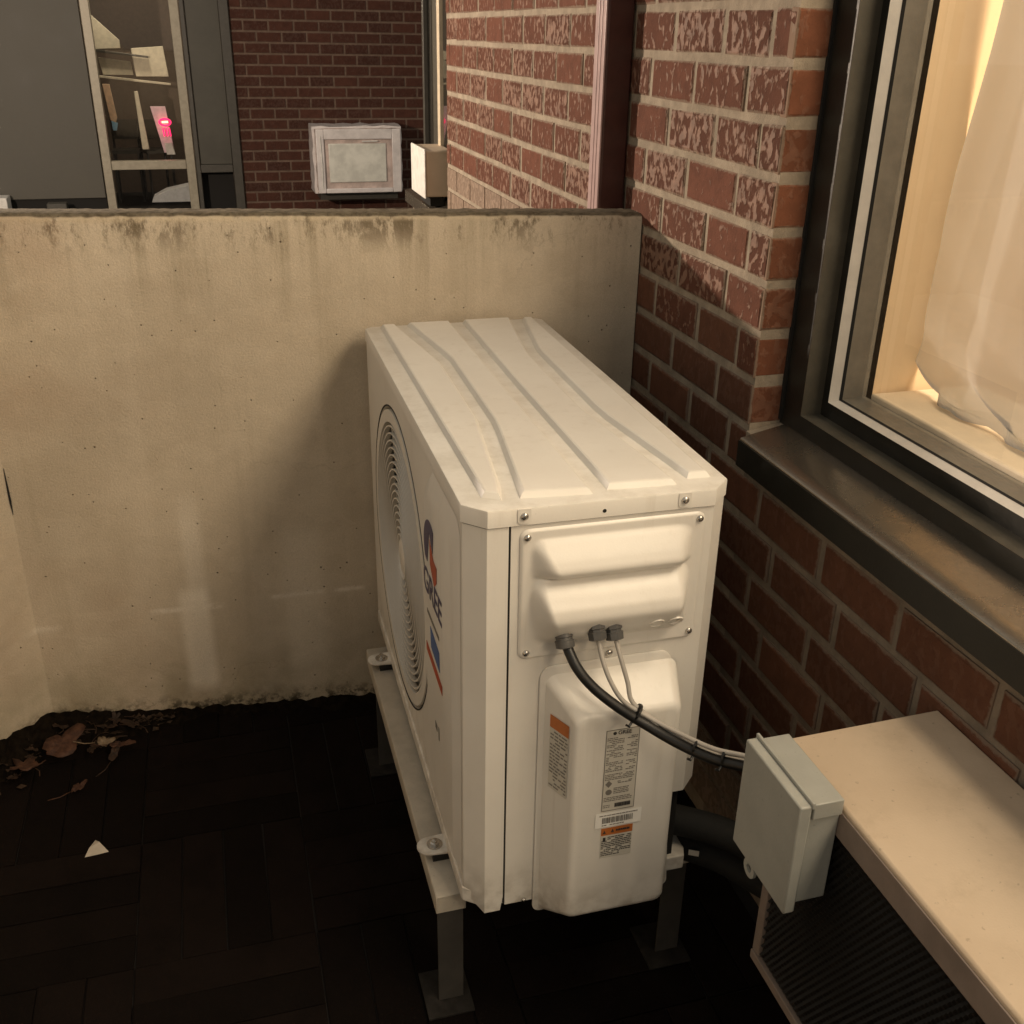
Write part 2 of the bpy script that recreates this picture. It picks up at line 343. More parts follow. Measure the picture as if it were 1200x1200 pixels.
# ------------------------------------------------------------------ mesh helpers
class MB:
    def __init__(s): s.v = []; s.f = []; s.mi = []; s.cm = 0
    def add(s, vs, fs):
        o = len(s.v); s.v += [tuple(v) for v in vs]
        for f in fs: s.f.append([i + o for i in f]); s.mi.append(s.cm)
        return s
    def box(s, x0, x1, y0, y1, z0, z1):
        vs = [(x, y, z) for z in (z0, z1) for y in (y0, y1) for x in (x0, x1)]
        return s.add(vs, [(0, 2, 3, 1), (4, 5, 7, 6), (0, 1, 5, 4), (2, 6, 7, 3), (0, 4, 6, 2), (1, 3, 7, 5)])
    def loft(s, rings, closed=True, cap0=True, cap1=True):
        n = len(rings[0]); vs = [v for r in rings for v in r]; fs = []
        for k in range(len(rings) - 1):
            for i in range(n if closed else n - 1):
                j = (i + 1) % n
                fs.append((k * n + i, k * n + j, (k + 1) * n + j, (k + 1) * n + i))
        if cap0: fs.append(tuple(reversed(range(n))))
        if cap1: fs.append(tuple((len(rings) - 1) * n + i for i in range(n)))
        return s.add(vs, fs)
    def prism(s, poly, fn, a, b):      # poly of (p,q), fn(p,q,h)->xyz
        return s.loft([[fn(p, q, a) for p, q in poly], [fn(p, q, b) for p, q in poly]])
    def tube(s, pts, r, n=10, cap=True):
        pts = [Vector(p) for p in pts]; rings = []; u = None
        for i, p in enumerate(pts):
            d = (pts[min(i + 1, len(pts) - 1)] - pts[max(i - 1, 0)]).normalized()
            if u is None:
                u = d.orthogonal().normalized()
            u = (u - d * u.dot(d)).normalized(); v = d.cross(u)
            rr = r[i] if isinstance(r, (list, tuple)) else r
            rings.append([p + (u * math.cos(2 * math.pi * k / n) + v * math.sin(2 * math.pi * k / n)) * rr for k in range(n)])
        return s.loft(rings, True, cap, cap)
    def lathe(s, c, axis, prof, n=16):  # prof list of (radius, height along axis)
        c = Vector(c); ax = Vector(axis).normalized(); u = ax.orthogonal().normalized(); v = ax.cross(u)
        rings = [[c + ax * h + (u * math.cos(2 * math.pi * k / n) + v * math.sin(2 * math.pi * k / n)) * r for k in range(n)] for r, h in prof]
        return s.loft(rings)
    def ring(s, c, r0, r1, x0, x1, n=48):   # flat ring round the X axis
        vs = []; fs = []
        for k in range(n):
            a = 2 * math.pi * k / n; ca, sa = math.cos(a), math.sin(a)
            for r, x in ((r0, x0), (r1, x0), (r1, x1), (r0, x1)): vs.append((x, c[0] + r * ca, c[1] + r * sa))
        for k in range(n):
            a = k * 4; b = ((k + 1) % n) * 4
            for i in range(4):
                j = (i + 1) % 4; fs.append((a + i, a + j, b + j, b + i))
        return s.add(vs, fs)
    def build(s, name, mats, parent=None, smooth=False, bevel=0.0, origin=(0, 0, 0), seg=2):
        o_ = Vector(origin)
        me = bpy.data.meshes.new(name)
        me.from_pydata([tuple(Vector(v) - o_) for v in s.v], [], s.f)
        if not isinstance(mats, (list, tuple)): mats = [mats]
        for m in mats: me.materials.append(m)
        if len(mats) > 1: me.polygons.foreach_set('material_index', s.mi)
        bm = bmesh.new(); bm.from_mesh(me); bmesh.ops.recalc_face_normals(bm, faces=bm.faces); bm.to_mesh(me); bm.free()
        if smooth:
            me.polygons.foreach_set('use_smooth', [True] * len(me.polygons))
            if smooth != 'all': me.set_sharp_from_angle(angle=math.radians(smooth if smooth is not True else 40))
        ob = bpy.data.objects.new(name, me); COL.objects.link(ob)
        if parent is not None:
            ob.parent = parent
            if origin != (0, 0, 0): ob.location = o_
        elif origin != (0, 0, 0): ob.location = o_
        if bevel:
            b = ob.modifiers.new('bevel', 'BEVEL'); b.width = bevel; b.segments = seg; b.limit_method = 'ANGLE'; b.angle_limit = math.radians(35)
            b.harden_normals = False
            me.polygons.foreach_set('use_smooth', [True] * len(me.polygons))
            me.set_sharp_from_angle(angle=math.radians(50))
        return ob

def rrect(x0, x1, z0, z1, r, n=5):     # rounded rectangle outline, counter clockwise
    rs = r if isinstance(r, (list, tuple)) else [r] * 4   # bl, br, tr, tl
    cs = [(x0 + rs[0], z0 + rs[0], 180, rs[0]), (x1 - rs[1], z0 + rs[1], 270, rs[1]), (x1 - rs[2], z1 - rs[2], 0, rs[2]), (x0 + rs[3], z1 - rs[3], 90, rs[3])]
    out = []
    for cx, cz, a0, rr in cs:
        for k in range(n + 1):
            a = math.radians(a0 + 90 * k / n); out.append((cx + rr * math.cos(a), cz + rr * math.sin(a)))
    return out

def spline(pts, n=10):                 # Catmull-Rom through points
    P = [Vector(p) for p in pts]; P = [P[0] * 2 - P[1]] + P + [P[-1] * 2 - P[-2]]; out = []
    for i in range(1, len(P) - 2):
        for k in range(n):
            t = k / n
            out.append(0.5 * (2 * P[i] + (P[i + 1] - P[i - 1]) * t + (2 * P[i - 1] - 5 * P[i] + 4 * P[i + 1] - P[i + 2]) * t * t + (3 * P[i] - P[i - 1] - 3 * P[i + 1] + P[i + 2]) * t ** 3))
    out.append(P[-2]); return out

def tag(o, label=None, cat=None, group=None, kind=None):
    if label: o['label'] = label
    if cat: o['category'] = cat
    if group: o['group'] = group
    if kind: o['kind'] = kind
    return o
def thing(name, label, cat, loc=(0, 0, 0), rz=0.0, group=None):
    o = bpy.data.objects.new(name, None); COL.objects.link(o); o.empty_display_size = 0.1
    o.location = loc; o.rotation_euler = (0, 0, rz)
    return tag(o, label, cat, group)
class Sub:                              # builds world-coordinate shapes under a thing at its base
    def __init__(s, root): s.root = root; s.off = Vector(root.location)
    def __call__(s, mb, name, mats, **k):
        o = s.off; mb.v = [(v[0] - o.x, v[1] - o.y, v[2] - o.z) for v in mb.v]
        par = k.pop('parent', None)
        return mb.build(name, mats, par if par is not None else s.root, **k)

# ------------------------------------------------------------------ ground with basket-weave pavers
GZ = -0.012
g = MB(); g.add([(-60, -60, GZ - 0.005), (60, -60, GZ - 0.005), (60, 60, GZ - 0.005), (-60, 60, GZ - 0.005)], [(0, 1, 2, 3)])
ground = g.build('courtyard_ground', GROUND); tag(ground, kind='structure')
def paver_mesh(i):
    b = 0.0012; L, W, H = 0.2935, 0.0716, 0.03; r = random.Random(i)
    vs = []; j = lambda: r.uniform(-0.0008, 0.0008)
    for (ix, iy, z) in ((0, 0, -H), (0, 0, -b), (b, b, 0)):
        vs += [(-L / 2 + ix + j(), -W / 2 + iy + j(), z), (L / 2 - ix + j(), -W / 2 + iy + j(), z), (L / 2 - ix + j(), W / 2 - iy + j(), z), (-L / 2 + ix + j(), W / 2 - iy + j(), z)]
    fs = []
    for k in (0, 1):
        for i2 in range(4):
            a = k * 4 + i2; c = k * 4 + (i2 + 1) % 4; fs.append((a, c, c + 4, a + 4))
    fs.append((8, 9, 10, 11))
    me = bpy.data.meshes.new('paver'); me.from_pydata(vs, [], fs); me.materials.append(PAVER)
    return me
PM = [paver_mesh(i) for i in range(5)]
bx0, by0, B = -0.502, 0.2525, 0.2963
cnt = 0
for bi in range(-4, 5):
    for bj in range(-4, 3):
        vert = (bi + bj) % 2 == 0
        for k in range(4):
            if vert: x = bx0 + bi * B + (k + 0.5) * B / 4; y = by0 + (bj + 0.5) * B; rz = math.pi / 2
            else: x = bx0 + (bi + 0.5) * B; y = by0 + bj * B + (k + 0.5) * B / 4; rz = 0
            lim = 0.900 - 0.11 * x; cut = 1.0
            if x < -0.70: lim = min(lim, 0.975 + (x + 0.70) * 0.958)
            if vert:
                if y + B / 2 > lim:
                    cut = (lim - (y - B / 2)) / B
                    if cut < 0.12: continue
                    y = (y - B / 2) + B * cut / 2
            elif y > lim: continue
            if x > 0.55 or x < -1.25: continue
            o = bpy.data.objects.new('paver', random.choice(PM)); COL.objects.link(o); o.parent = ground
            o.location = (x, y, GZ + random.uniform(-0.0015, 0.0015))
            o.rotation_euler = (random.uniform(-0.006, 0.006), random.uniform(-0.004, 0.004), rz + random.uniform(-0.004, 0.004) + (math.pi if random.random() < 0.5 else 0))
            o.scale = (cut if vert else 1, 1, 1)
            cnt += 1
print('pavers', cnt)

# ------------------------------------------------------------------ concrete parapet wall
WALLC = 0.905
def wy(x): return WALLC - 0.11 * x
def ztop(x): return 1.073 - 0.010 * (x - 0.557) / 1.2
r = random.Random(3)
cw = thing('concrete_wall', 'low beige stained concrete wall with mossy top edge behind the condenser', 'wall', (0.0, 0.95, GZ))
S = Sub(cw)
m = MB()
xc = -0.70
path = []
N = 150
for i in range(N + 1):
    x = 0.556 + (xc - 0.556) * i / N; path.append((x, wy(x)))
d45 = Vector((-0.72, -0.69)).normalized()
for i in range(1, 61):
    path.append((xc + d45.x * i * 0.015, wy(xc) + d45.y * i * 0.015))
lx, ly = path[-1]
NL = len(path)
for i in range(1, 61): path.append((lx, ly - i * 0.05))
rings = []
jit = 0.0
for i, (x, y) in enumerate(path):
    jit = 0.6 * jit + r.uniform(-0.0016, 0.0016)
    z1 = ztop(x)
    # outward (away from courtyard) direction
    if i <= N: nx, ny = 0.11, 1.0
    else:
        tt = min(1, (i - N) / 6); a = Vector((0.11, 1)).normalized(); b = Vector((-0.69, 0.72)); c = (a * (1 - tt) + b * tt).normalized(); nx, ny = c.x, c.y
    if i >= NL - 2:
        tt = min(1, (i - NL + 3) / 4); b = Vector((-0.69, 0.72)); c = (b * (1 - tt) + Vector((-1.0, 0.0)) * tt).normalized(); nx, ny = c.x, c.y
    f = abs(jit)
    t = 0.078
    rings.append([(x, y, GZ - 0.06), (x, y, z1 - 0.14), (x, y, z1 - 0.012), (x + nx * 0.0025, y + ny * 0.0025, z1 - 0.005 + jit), (x + nx * (0.008 + f), y + ny * (0.008 + f), z1 + jit * 0.5),
                  (x + nx * (t - 0.01), y + ny * (t - 0.01), z1 + r.uniform(-0.0008, 0.0008)), (x + nx * t, y + ny * t, z1 - 0.01), (x + nx * t, y + ny * t, GZ - 0.06)])
m.loft(rings, True, True, True)
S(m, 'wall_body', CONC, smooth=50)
# construction joint at the corner
m = MB(); m.tube([(xc + 0.002, wy(xc) - 0.001, z) for z in (0.50, 0.53, 0.56, 0.60)], [0.0005, 0.0022, 0.0018, 0.0005], 6)
S(m, 'corner_crack', DARK)

# dirt bank, leaves and paper along the foot of the wall
r = random.Random(11)
m = MB(); rows = []
for i in range(90):
    t = i / 89; x = 0.25 - t * 1.07
    yb = wy(x) if x > xc else wy(xc) + (x - xc) * 0.69 / 0.72
    wdt = 0.012 + 0.014 * r.random() + (0.10 * max(0, (t - 0.62) / 0.38) ** 0.7 if t > 0.62 else 0) + 0.01 * math.sin(i * 0.7)
    hgt = 0.008 + 0.010 * r.random() + 0.028 * max(0, (t - 0.6) / 0.4)
    rows.append([(x, yb + 0.01, GZ + hgt), (x, yb - wdt * 0.3, GZ + hgt * r.uniform(0.7, 1.1)), (x + r.uniform(-0.004, 0.004), yb - wdt * 0.65, GZ + hgt * r.uniform(0.3, 0.7)), (x, yb - wdt - r.uniform(0, 0.012), GZ - 0.004)])
m.loft(rows, False, False, False)
d = m.build('dirt', DIRT, smooth='all'); tag(d, 'dark wet dirt banked along the foot of the concrete wall', kind='stuff')

r = random.Random(31); m = MB()
for i in range(420):
    t = r.random() ** 1.7; x = -0.86 + 0.42 * t + r.uniform(-0.03, 0.03)
    yb = wy(x) if x > xc else wy(xc) + (x - xc) * 0.69 / 0.72
    y = yb - 0.012 - abs(r.gauss(0, 0.055)) * (1.2 - t); sz = r.uniform(0.003, 0.013); a = r.uniform(0, 6.28); z = GZ + r.uniform(0.004, 0.020) * (1.1 - t) + 0.012 * max(0, 1 - (yb - y) / 0.08)
    pts = [(x + sz * r.uniform(0.5, 1) * math.cos(a + k * 1.57), y + sz * r.uniform(0.3, 0.8) * math.sin(a + k * 1.57), z + r.uniform(-0.003, 0.004)) for k in range(4)]
    m.add(pts, [(0, 1, 2), (0, 2, 3)])
lt = m.build('leaf_litter', mat_leaf('crumbled_leaf', (0.016, 0.010, 0.006), (0.055, 0.030, 0.017))); tag(lt, 'crumbled dark leaf litter in the wall corner', kind='stuff')
def leaf(name, c, L, Wd, rz, tilt, mat, label, lobes=3, seed=0):
    rr = random.Random(seed); m = MB(); n = 24; ring = []
    for k in range(n):
        a = 2 * math.pi * k / n
        rad = 0.72 + 0.28 * math.cos(lobes * a) * (0.6 + 0.4 * math.cos(a)) + rr.uniform(-0.06, 0.06)
        x, y = L / 2 * rad * math.cos(a), Wd / 2 * rad * math.sin(a)
        z = 0.18 * abs(y) + 0.25 * x * x / L + rr.uniform(-0.003, 0.003)
        ring.append((x, y, z))
    ins = [(x * 0.5, y * 0.5, z * 0.4 + rr.uniform(-0.002, 0.002)) for x, y, z in ring]
    ce = (0, 0, 0.001)
    vs = ring + ins + [ce]; fs = []
    for k in range(n):
        j = (k + 1) % n
        fs.append((k, j, n + j, n + k)); fs.append((n + k, n + j, 2 * n))
    m.add(vs, fs)
    st = [(-L * 0.45 - 0.02 * k, 0.004 * k * k, 0.004) for k in range(3)]
    m.tube(st, 0.0011, 5)
    o = m.build(name, mat, smooth='all'); o.location = c
    o.rotation_euler = (tilt[0], tilt[1], rz)
    sol = o.modifiers.new('thickness', 'SOLIDIFY'); sol.thickness = 0.0007
    tag(o, label, 'leaf', 'dead leaves in the wall corner'); return o
leaf('fallen_leaf', (-0.665, 0.852, 0.024), 0.115, 0.085, 0.9, (0.25, -0.15), LEAF1, 'largest reddish brown leaf lying against the wall corner', 3, 1)
leaf('fallen_leaf', (-0.735, 0.805, 0.016), 0.085, 0.06, 2.3, (0.1, 0.2), LEAF1, 'dark red brown leaf farthest left at the wall corner', 5, 2)
leaf('fallen_leaf', (-0.585, 0.850, 0.016), 0.045, 0.034, 0.3, (0.35, 0.1), LEAF2, 'small pale tan curled leaf right of the largest red leaf', 3, 3)
leaf('fallen_leaf', (-0.552, 0.840, 0.010), 0.060, 0.028, 0.15, (0.1, 0.1), LEAF1, 'narrow rusty leaf just right of the small pale leaf', 2, 4)
leaf('fallen_leaf', (-0.628, 0.725, 0.004), 0.045, 0.028, 0.8, (0.1, 0.0), LEAF1, 'dull brown leaf lying by itself on the pavers, nearest the white paper scrap', 4, 5)
rl = random.Random(77); lv_, lf_ = [], []      # the small blackish leaves heaped in the corner read as one mass
for i_ in range(16):
    x_ = -0.80 + 0.27 * rl.random(); yb_ = wy(x_) if x_ > xc else wy(xc) + (x_ - xc) * 0.69 / 0.72
    o_ = leaf('tmp', (x_, yb_ - 0.02 - 0.13 * rl.random() ** 1.3, GZ + 0.014 + 0.010 * rl.random()), rl.uniform(0.03, 0.06), rl.uniform(0.022, 0.045), rl.uniform(0, 6), (rl.uniform(-0.5, 0.5), rl.uniform(-0.4, 0.4)), LEAF3, '', rl.choice((2, 3, 5)), 20 + i_)
    mx_ = Matrix.LocRotScale(o_.location, o_.rotation_euler, None); q0 = len(lv_)
    lv_ += [tuple(mx_ @ v.co) for v in o_.data.vertices]; lf_ += [[q0 + k for k in f.vertices] for f in o_.data.polygons]
    bpy.data.objects.remove(o_)
m = MB(); m.add(lv_, lf_); lt2 = m.build('leaf_heap', LEAF3, smooth='all'); tag(lt2, 'heap of small blackish wet leaves in the wall corner', kind='stuff')
m = MB(); m.add([(-0.02, -0.012, 0.001), (0.0, -0.014, 0.003), (0.022, -0.010, 0.001), (0.006, 0.012, 0.010), (-0.002, 0.026, 0.004), (-0.012, 0.004, 0.007)], [(0, 1, 5), (1, 3, 5), (1, 2, 3), (5, 3, 4)])
pp = m.build('paper_scrap', PAPER); pp.location = (-0.583, 0.548, GZ + 0.001); pp.rotation_euler = (0, 0, 0.05)
pp.modifiers.new('thickness', 'SOLIDIFY').thickness = 0.0006
tag(pp, 'small torn white paper scrap on the dark pavers', 'paper')

# ------------------------------------------------------------------ near brick building
X0 = 0.557; CH = 0.0785; Z1 = 1.122
bld = thing('brick_building', 'red brick building with bronze framed window on the right side', 'building', (X0 + 0.2, 0.5, GZ))
SB = Sub(bld)
YC = 0.342        # corner of the window reveal
SILLZ = 0.806
# mortar core
m = MB()
xm = X0 + 0.0032
m.box(xm, X0 + 0.30, YC + 0.0032, 2.62, -0.06, 3.2)        # pier between the windows
ml = MB(); ml.box(xm + 0.0005, X0 + 0.30, -2.6, YC + 0.006, -0.06, SILLZ - 0.05); SB(ml, 'lower_wall_core', MORTL)   # below the window
m.box(xm, X0 + 0.30, -2.6, YC + 0.006, 2.45, 3.2)                # above the window
m.box(xm, X0 + 0.12, 2.62, 3.30, -0.06, 0.76)                    # below the second window
SB(m, 'wall_core', MORT)
# reveal mortar plane is the end of the pier: y = YC+0.006
HB = CH - 0.0130
def brick_mesh(seed):
    rr = random.Random(seed); j = lambda a=0.0021: rr.uniform(-a, a); b = 0.0045
    # unit brick: length 1 along Y, height HB along Z, depth .02 along X ; face at x=0 towards -X
    vs = []
    for (x, i) in ((0.02, 0), (b * 0.6, 0), (0.0, b)):
        il = i / 0.19
        vs += [(x + j(0.0006), -0.5 + il + (j() / 0.19 if x < 0.01 else 0), -HB / 2 + i + (j() if x < 0.01 else 0)), (x + j(0.0006), 0.5 - il + (j() / 0.19 if x < 0.01 else 0), -HB / 2 + i + j(0.001)),
               (x + j(0.0006), 0.5 - il, HB / 2 - i + j(0.001)), (x + j(0.0006), -0.5 + il, HB / 2 - i + (j() if x < 0.01 else 0))]
    fs = []
    for k in (0, 1):
        for i2 in range(4):
            a = k * 4 + i2; c = k * 4 + (i2 + 1) % 4; fs.append((a, c, c + 4, a + 4))
    fs.append((8, 9, 10, 11))
    me = bpy.data.meshes.new('brick'); me.from_pydata(vs, [], fs)
    bm = bmesh.new(); bm.from_mesh(me); bmesh.ops.recalc_face_normals(bm, faces=bm.faces); bm.to_mesh(me); bm.free()
    return me
BMs = {}
for nm, mt in (('n', BRICK), ('r', BRICKR), ('f', BRICKF), ('s', BRICKS)):
    L = []
    for i in range(6):
        me = brick_mesh(i); me.materials.append(mt); L.append(me)
    BMs[nm] = L
RB = random.Random(5)
nb = {}
def brick(par, kind, x, ya, yb, zc, face='-X'):
    """one brick whose face looks towards -X (along Y) or -Y (along X)"""
    o = bpy.data.objects.new('brick', RB.choice(BMs[kind])); COL.objects.link(o); o.parent = par
    L = (yb - ya) - 0.0120
    off = Vector(par.location)
    if face == '-X':
        o.location = Vector((x + RB.uniform(-0.0016, 0.0012), (ya + yb) / 2, zc)) - off; o.scale = (1, L, 1)
        o.rotation_euler = (RB.uniform(-0.004, 0.004), 0, RB.uniform(-0.006, 0.006))
    else:
        o.location = Vector(((ya + yb) / 2, x + RB.uniform(-0.0012, 0.0012), zc)) - off; o.scale = (1, L, 1)
        o.rotation_euler = (0, 0, math.pi / 2)
    nb[kind + par.name] = nb.get(kind + par.name, 0) + 1
    return o
rest = MB()     # bricks past the visible ones, joined
def heads(k):
    return [0.412, 0.567, 0.757, 0.947] if k % 2 else [0.472, 0.662, 0.852]
def run(k, ya, yb, x, zc, par, kind='n', far=False):
    h = heads(k)
    while h[-1] < yb: h.append(h[-1] + 0.19)
    while h[0] > ya: h.insert(0, h[0] - 0.19)
    hs = [ya] + [q for q in h if ya + 0.03 < q < yb - 0.03] + [yb]
    for a, b in zip(hs, hs[1:]):
        if far: rest.box(x, x + 0.02, a + 0.005, b - 0.005, zc - HB / 2, zc + HB / 2)
        else: brick(par, kind if (zc > 0.93 + RB.uniform(-0.05, 0.05)) else 's', x, a, b, zc)
for k in range(-15, 27):
    zc = Z1 + (k + 0.5) * CH
    if zc < 0.03: continue
    far = zc > 1.56 or zc < 0.10
    # pier from the reveal corner to the second window; the corner brick is a little proud on the reveal side
    if zc > SILLZ - 0.02:
        far_lo = far
        if zc > 1.0: run(k, YC, 2.62, X0, zc, bld, 'n', far)
        else:
            run(k, YC, 1.0, X0, zc, bld, 'n', far); run(k, 1.0, 2.62, X0, zc, bld, 'n', True)
    else:
        run(k, -0.62, 1.0, X0, zc, bld, 'n', far or zc < 0.17); run(k, -2.6, -0.62, X0, zc, bld, 'n', True); run(k, 1.0, 2.62, X0, zc, bld, 'n', True)
    if SILLZ < zc < 2.45:
        if far: rest.box(X0 + 0.001, X0 + 0.15, YC + 0.001, YC + 0.02, zc - HB / 2, zc + HB / 2)
        else:
            brick(bld, 'r', YC + 0.0012, X0 - 0.0048, X0 + 0.125, zc, '-Y')
    if zc > 2.45:
        run(k, -2.6, YC, X0, zc, bld, 'n', True)
rr_ = SB(rest, 'brick_rest', BRICK); rr_['kind'] = 'stuff'
print('bricks', nb)

# window frame of stepped bronze extrusions
yL, yR, zb, zt = -1.75, YC, 0.820, 2.40
win = MB()
def rect_ring(ts, tb, x):
    return [(x, yL + ts, zb + tb), (x, yR - ts, zb + tb), (x, yR - ts, zt - ts), (x, yL + ts, zt - ts)]
def step(a, b): 
    mm = MB(); mm.loft([rect_ring(*a), rect_ring(*b)], True, False, False); return mm
mm = MB(); mm.loft([rect_ring(-0.02, -0.015, 0.66), rect_ring(-0.02, -0.015, 0.615), rect_ring(0.055, 0.025, 0.615)], True, False, False)
fr = SB(mm, 'window_frame', BRONZE, bevel=0.0015)
for a, b, nm, mt in (((0.055, 0.025, 0.6155), (0.055, 0.025, 0.651), 'frame_return', GREYFD), ((0.055, 0.025, 0.651), (0.083, 0.054, 0.651), 'sash_face', BRONZE),
                     ((0.0832, 0.0545, 0.643), (0.0890, 0.0590, 0.658), 'glazing_bead', BEAD), ((0.0892, 0.0592, 0.6575), (0.0915, 0.0605, 0.662), 'gasket', DARK), ((0.0915, 0.0605, 0.662), (0.096, 0.0635, 0.7005), 'sash_return', GREYFR)):
    mm = step(a, b); SB(mm, nm, mt, parent=fr).location = -Vector((0, 0, 0))
# a single sheet: one face each way would refract twice, so keep one skin
mm = MB(); mm.add([(0.694, yL + 0.096, zb + 0.0633), (0.694, yR - 0.096, zb + 0.0633), (0.694, yR - 0.096, zt - 0.096), (0.694, yL + 0.096, zt - 0.096)], [(0, 1, 2, 3)])
SB(mm, 'window_pane', GLASS)
# sealant line between frame and brick
mm = MB(); mm.box(0.6105, 0.6149, YC - 0.0035, YC + 0.004, 0.8205, 2.42)
SB(mm, 'sealant_joint', DARK)
# sill: sloped bronze pan with a down-turned front
mm = MB()
prof = [(0.535, 0.752), (0.535, 0.797), (0.5375, 0.7995), (0.560, 0.805), (0.640, 0.8215), (0.640, 0.752)]
mm.loft([[(x, y, z) for x, z in prof] for y in (-1.80, 0.329)], True, True, True)
wsl = SB(mm, 'window_sill', BRONZE2, bevel=0.0015)
mm = MB(); mm.box(0.5335, 0.5348, -1.80, 0.3285, 0.752, 0.7955); SB(mm, 'sill_front_shade', BRONZE, parent=wsl)  # dark strip added over the front, shade put into its colour
mm = MB(); mm.loft([[(x, y, z) for x, z in ((0.556, 0.752), (0.556, 0.8025), (0.66, 0.8225), (0.66, 0.752))] for y in (0.3295, 0.346)], True, True, True)
SB(mm, 'sill_mortar', MORT)

# second window farther along
mm = MB(); mm.box(0.598, 0.64, 2.66, 2.685, 0.80, 2.4); mm.box(0.60, 0.64, 3.22, 3.25, 0.80, 2.4); mm.box(0.60, 0.64, 2.685, 3.22, 0.80, 0.83)
SB(mm, 'second_window_frame', STORED, bevel=0.002)
mm = MB(); mm.box(0.585, 0.60, 2.86, 2.90, 0.80, 2.4)
SB(mm, 'window_trim', CREAM, bevel=0.002)
mm = MB(); mm.add([(0.615, 2.69, 0.83), (0.615, 3.22, 0.83), (0.615, 3.22, 2.38), (0.615, 2.69, 2.38)], [(0, 1, 2, 3)])
SB(mm, 'second_window_pane', mat_glass('dark_window_glass', (0.25, 0.24, 0.22), 0.95))
mm = MB(); mm.loft([[(x, y, z) for x, z in ((0.520, 0.752), (0.520, 0.797), (0.560, 0.805), (0.640, 0.8215), (0.640, 0.752))] for y in (2.63, 3.26)], True, True, True)
SB(mm, 'second_window_sill', BRONZE2, bevel=0.0015)

mm = MB(); mm.box(0.622, 0.628, 2.69, 3.215, 0.86, 2.38); SB(mm, 'reflection_panel', SMOOTHP)  # pale panel added behind the pane, standing for its grey-white reflection
# interior room behind the window
mm = MB()
mm.add([(0.705, 0.238, 0.60), (1.30, 0.300, 0.60), (1.30, 0.300, 2.5), (0.705, 0.238, 2.5)], [(0, 1, 2, 3)])       # far return wall
mm.add([(3.0, 0.238, 0), (3.0, -3.2, 0), (3.0, -3.2, 2.5), (3.0, 0.238, 2.5)], [(0, 1, 2, 3)])
mm.add([(1.30, 0.238, 0.0), (3.0, 0.238, 0.0), (3.0, 0.238, 2.5), (1.30, 0.238, 2.5)], [(0, 1, 2, 3)])
mm.add([(0.86, -3.2, 0), (3.0, -3.2, 0), (3.0, -3.2, 2.5), (0.86, -3.2, 2.5)], [(0, 1, 2, 3)])
mm.add([(0.70, -3.2, 2.5), (3.0, -3.2, 2.5), (3.0, 0.24, 2.5), (0.70, 0.24, 2.5)], [(0, 1, 2, 3)])
mm.add([(0.86, -3.2, 0), (3.0, -3.2, 0), (3.0, 0.24, 0), (0.86, 0.24, 0)], [(0, 1, 2, 3)])
SB(mm, 'room_wall', ROOMW)
mm = MB(); mm.box(0.7025, 0.90, -1.7, 0.2375, 0.86, 0.892)
SB(mm, 'room_sill', ROOMS, bevel=0.003)

# ceiling lamp behind the window, and a second unseen lamp added as fill
for yl_, lab, en in ((-0.80, 'square ceiling lamp nearest the far wall, behind the curtained window', 1.0), (-2.45, 'unseen lamp added as fill deeper in the room, nearer the camera side', 1.5)):
    cl = thing('room_and_fill_lamp', lab, 'lamp', (1.12, yl_, 2.28), 0, 'ceiling lamp and added fill lamp in the lit room')
    mm = MB(); mm.box(-0.50, 0.50, -0.50, 0.50, 0.19, 0.215); mm.build('lamp_housing', WHITEP, cl)
    ld = bpy.data.lights.new('room_lamp', 'AREA'); ld.shape = 'SQUARE'; ld.size = 0.90; ld.energy = ROOM_LAMP_W * en; ld.color = WARM
    lo = bpy.data.objects.new('lamp_panel', ld); COL.objects.link(lo); lo.parent = cl
    lo.rotation_euler = (0, math.radians(22), 0)

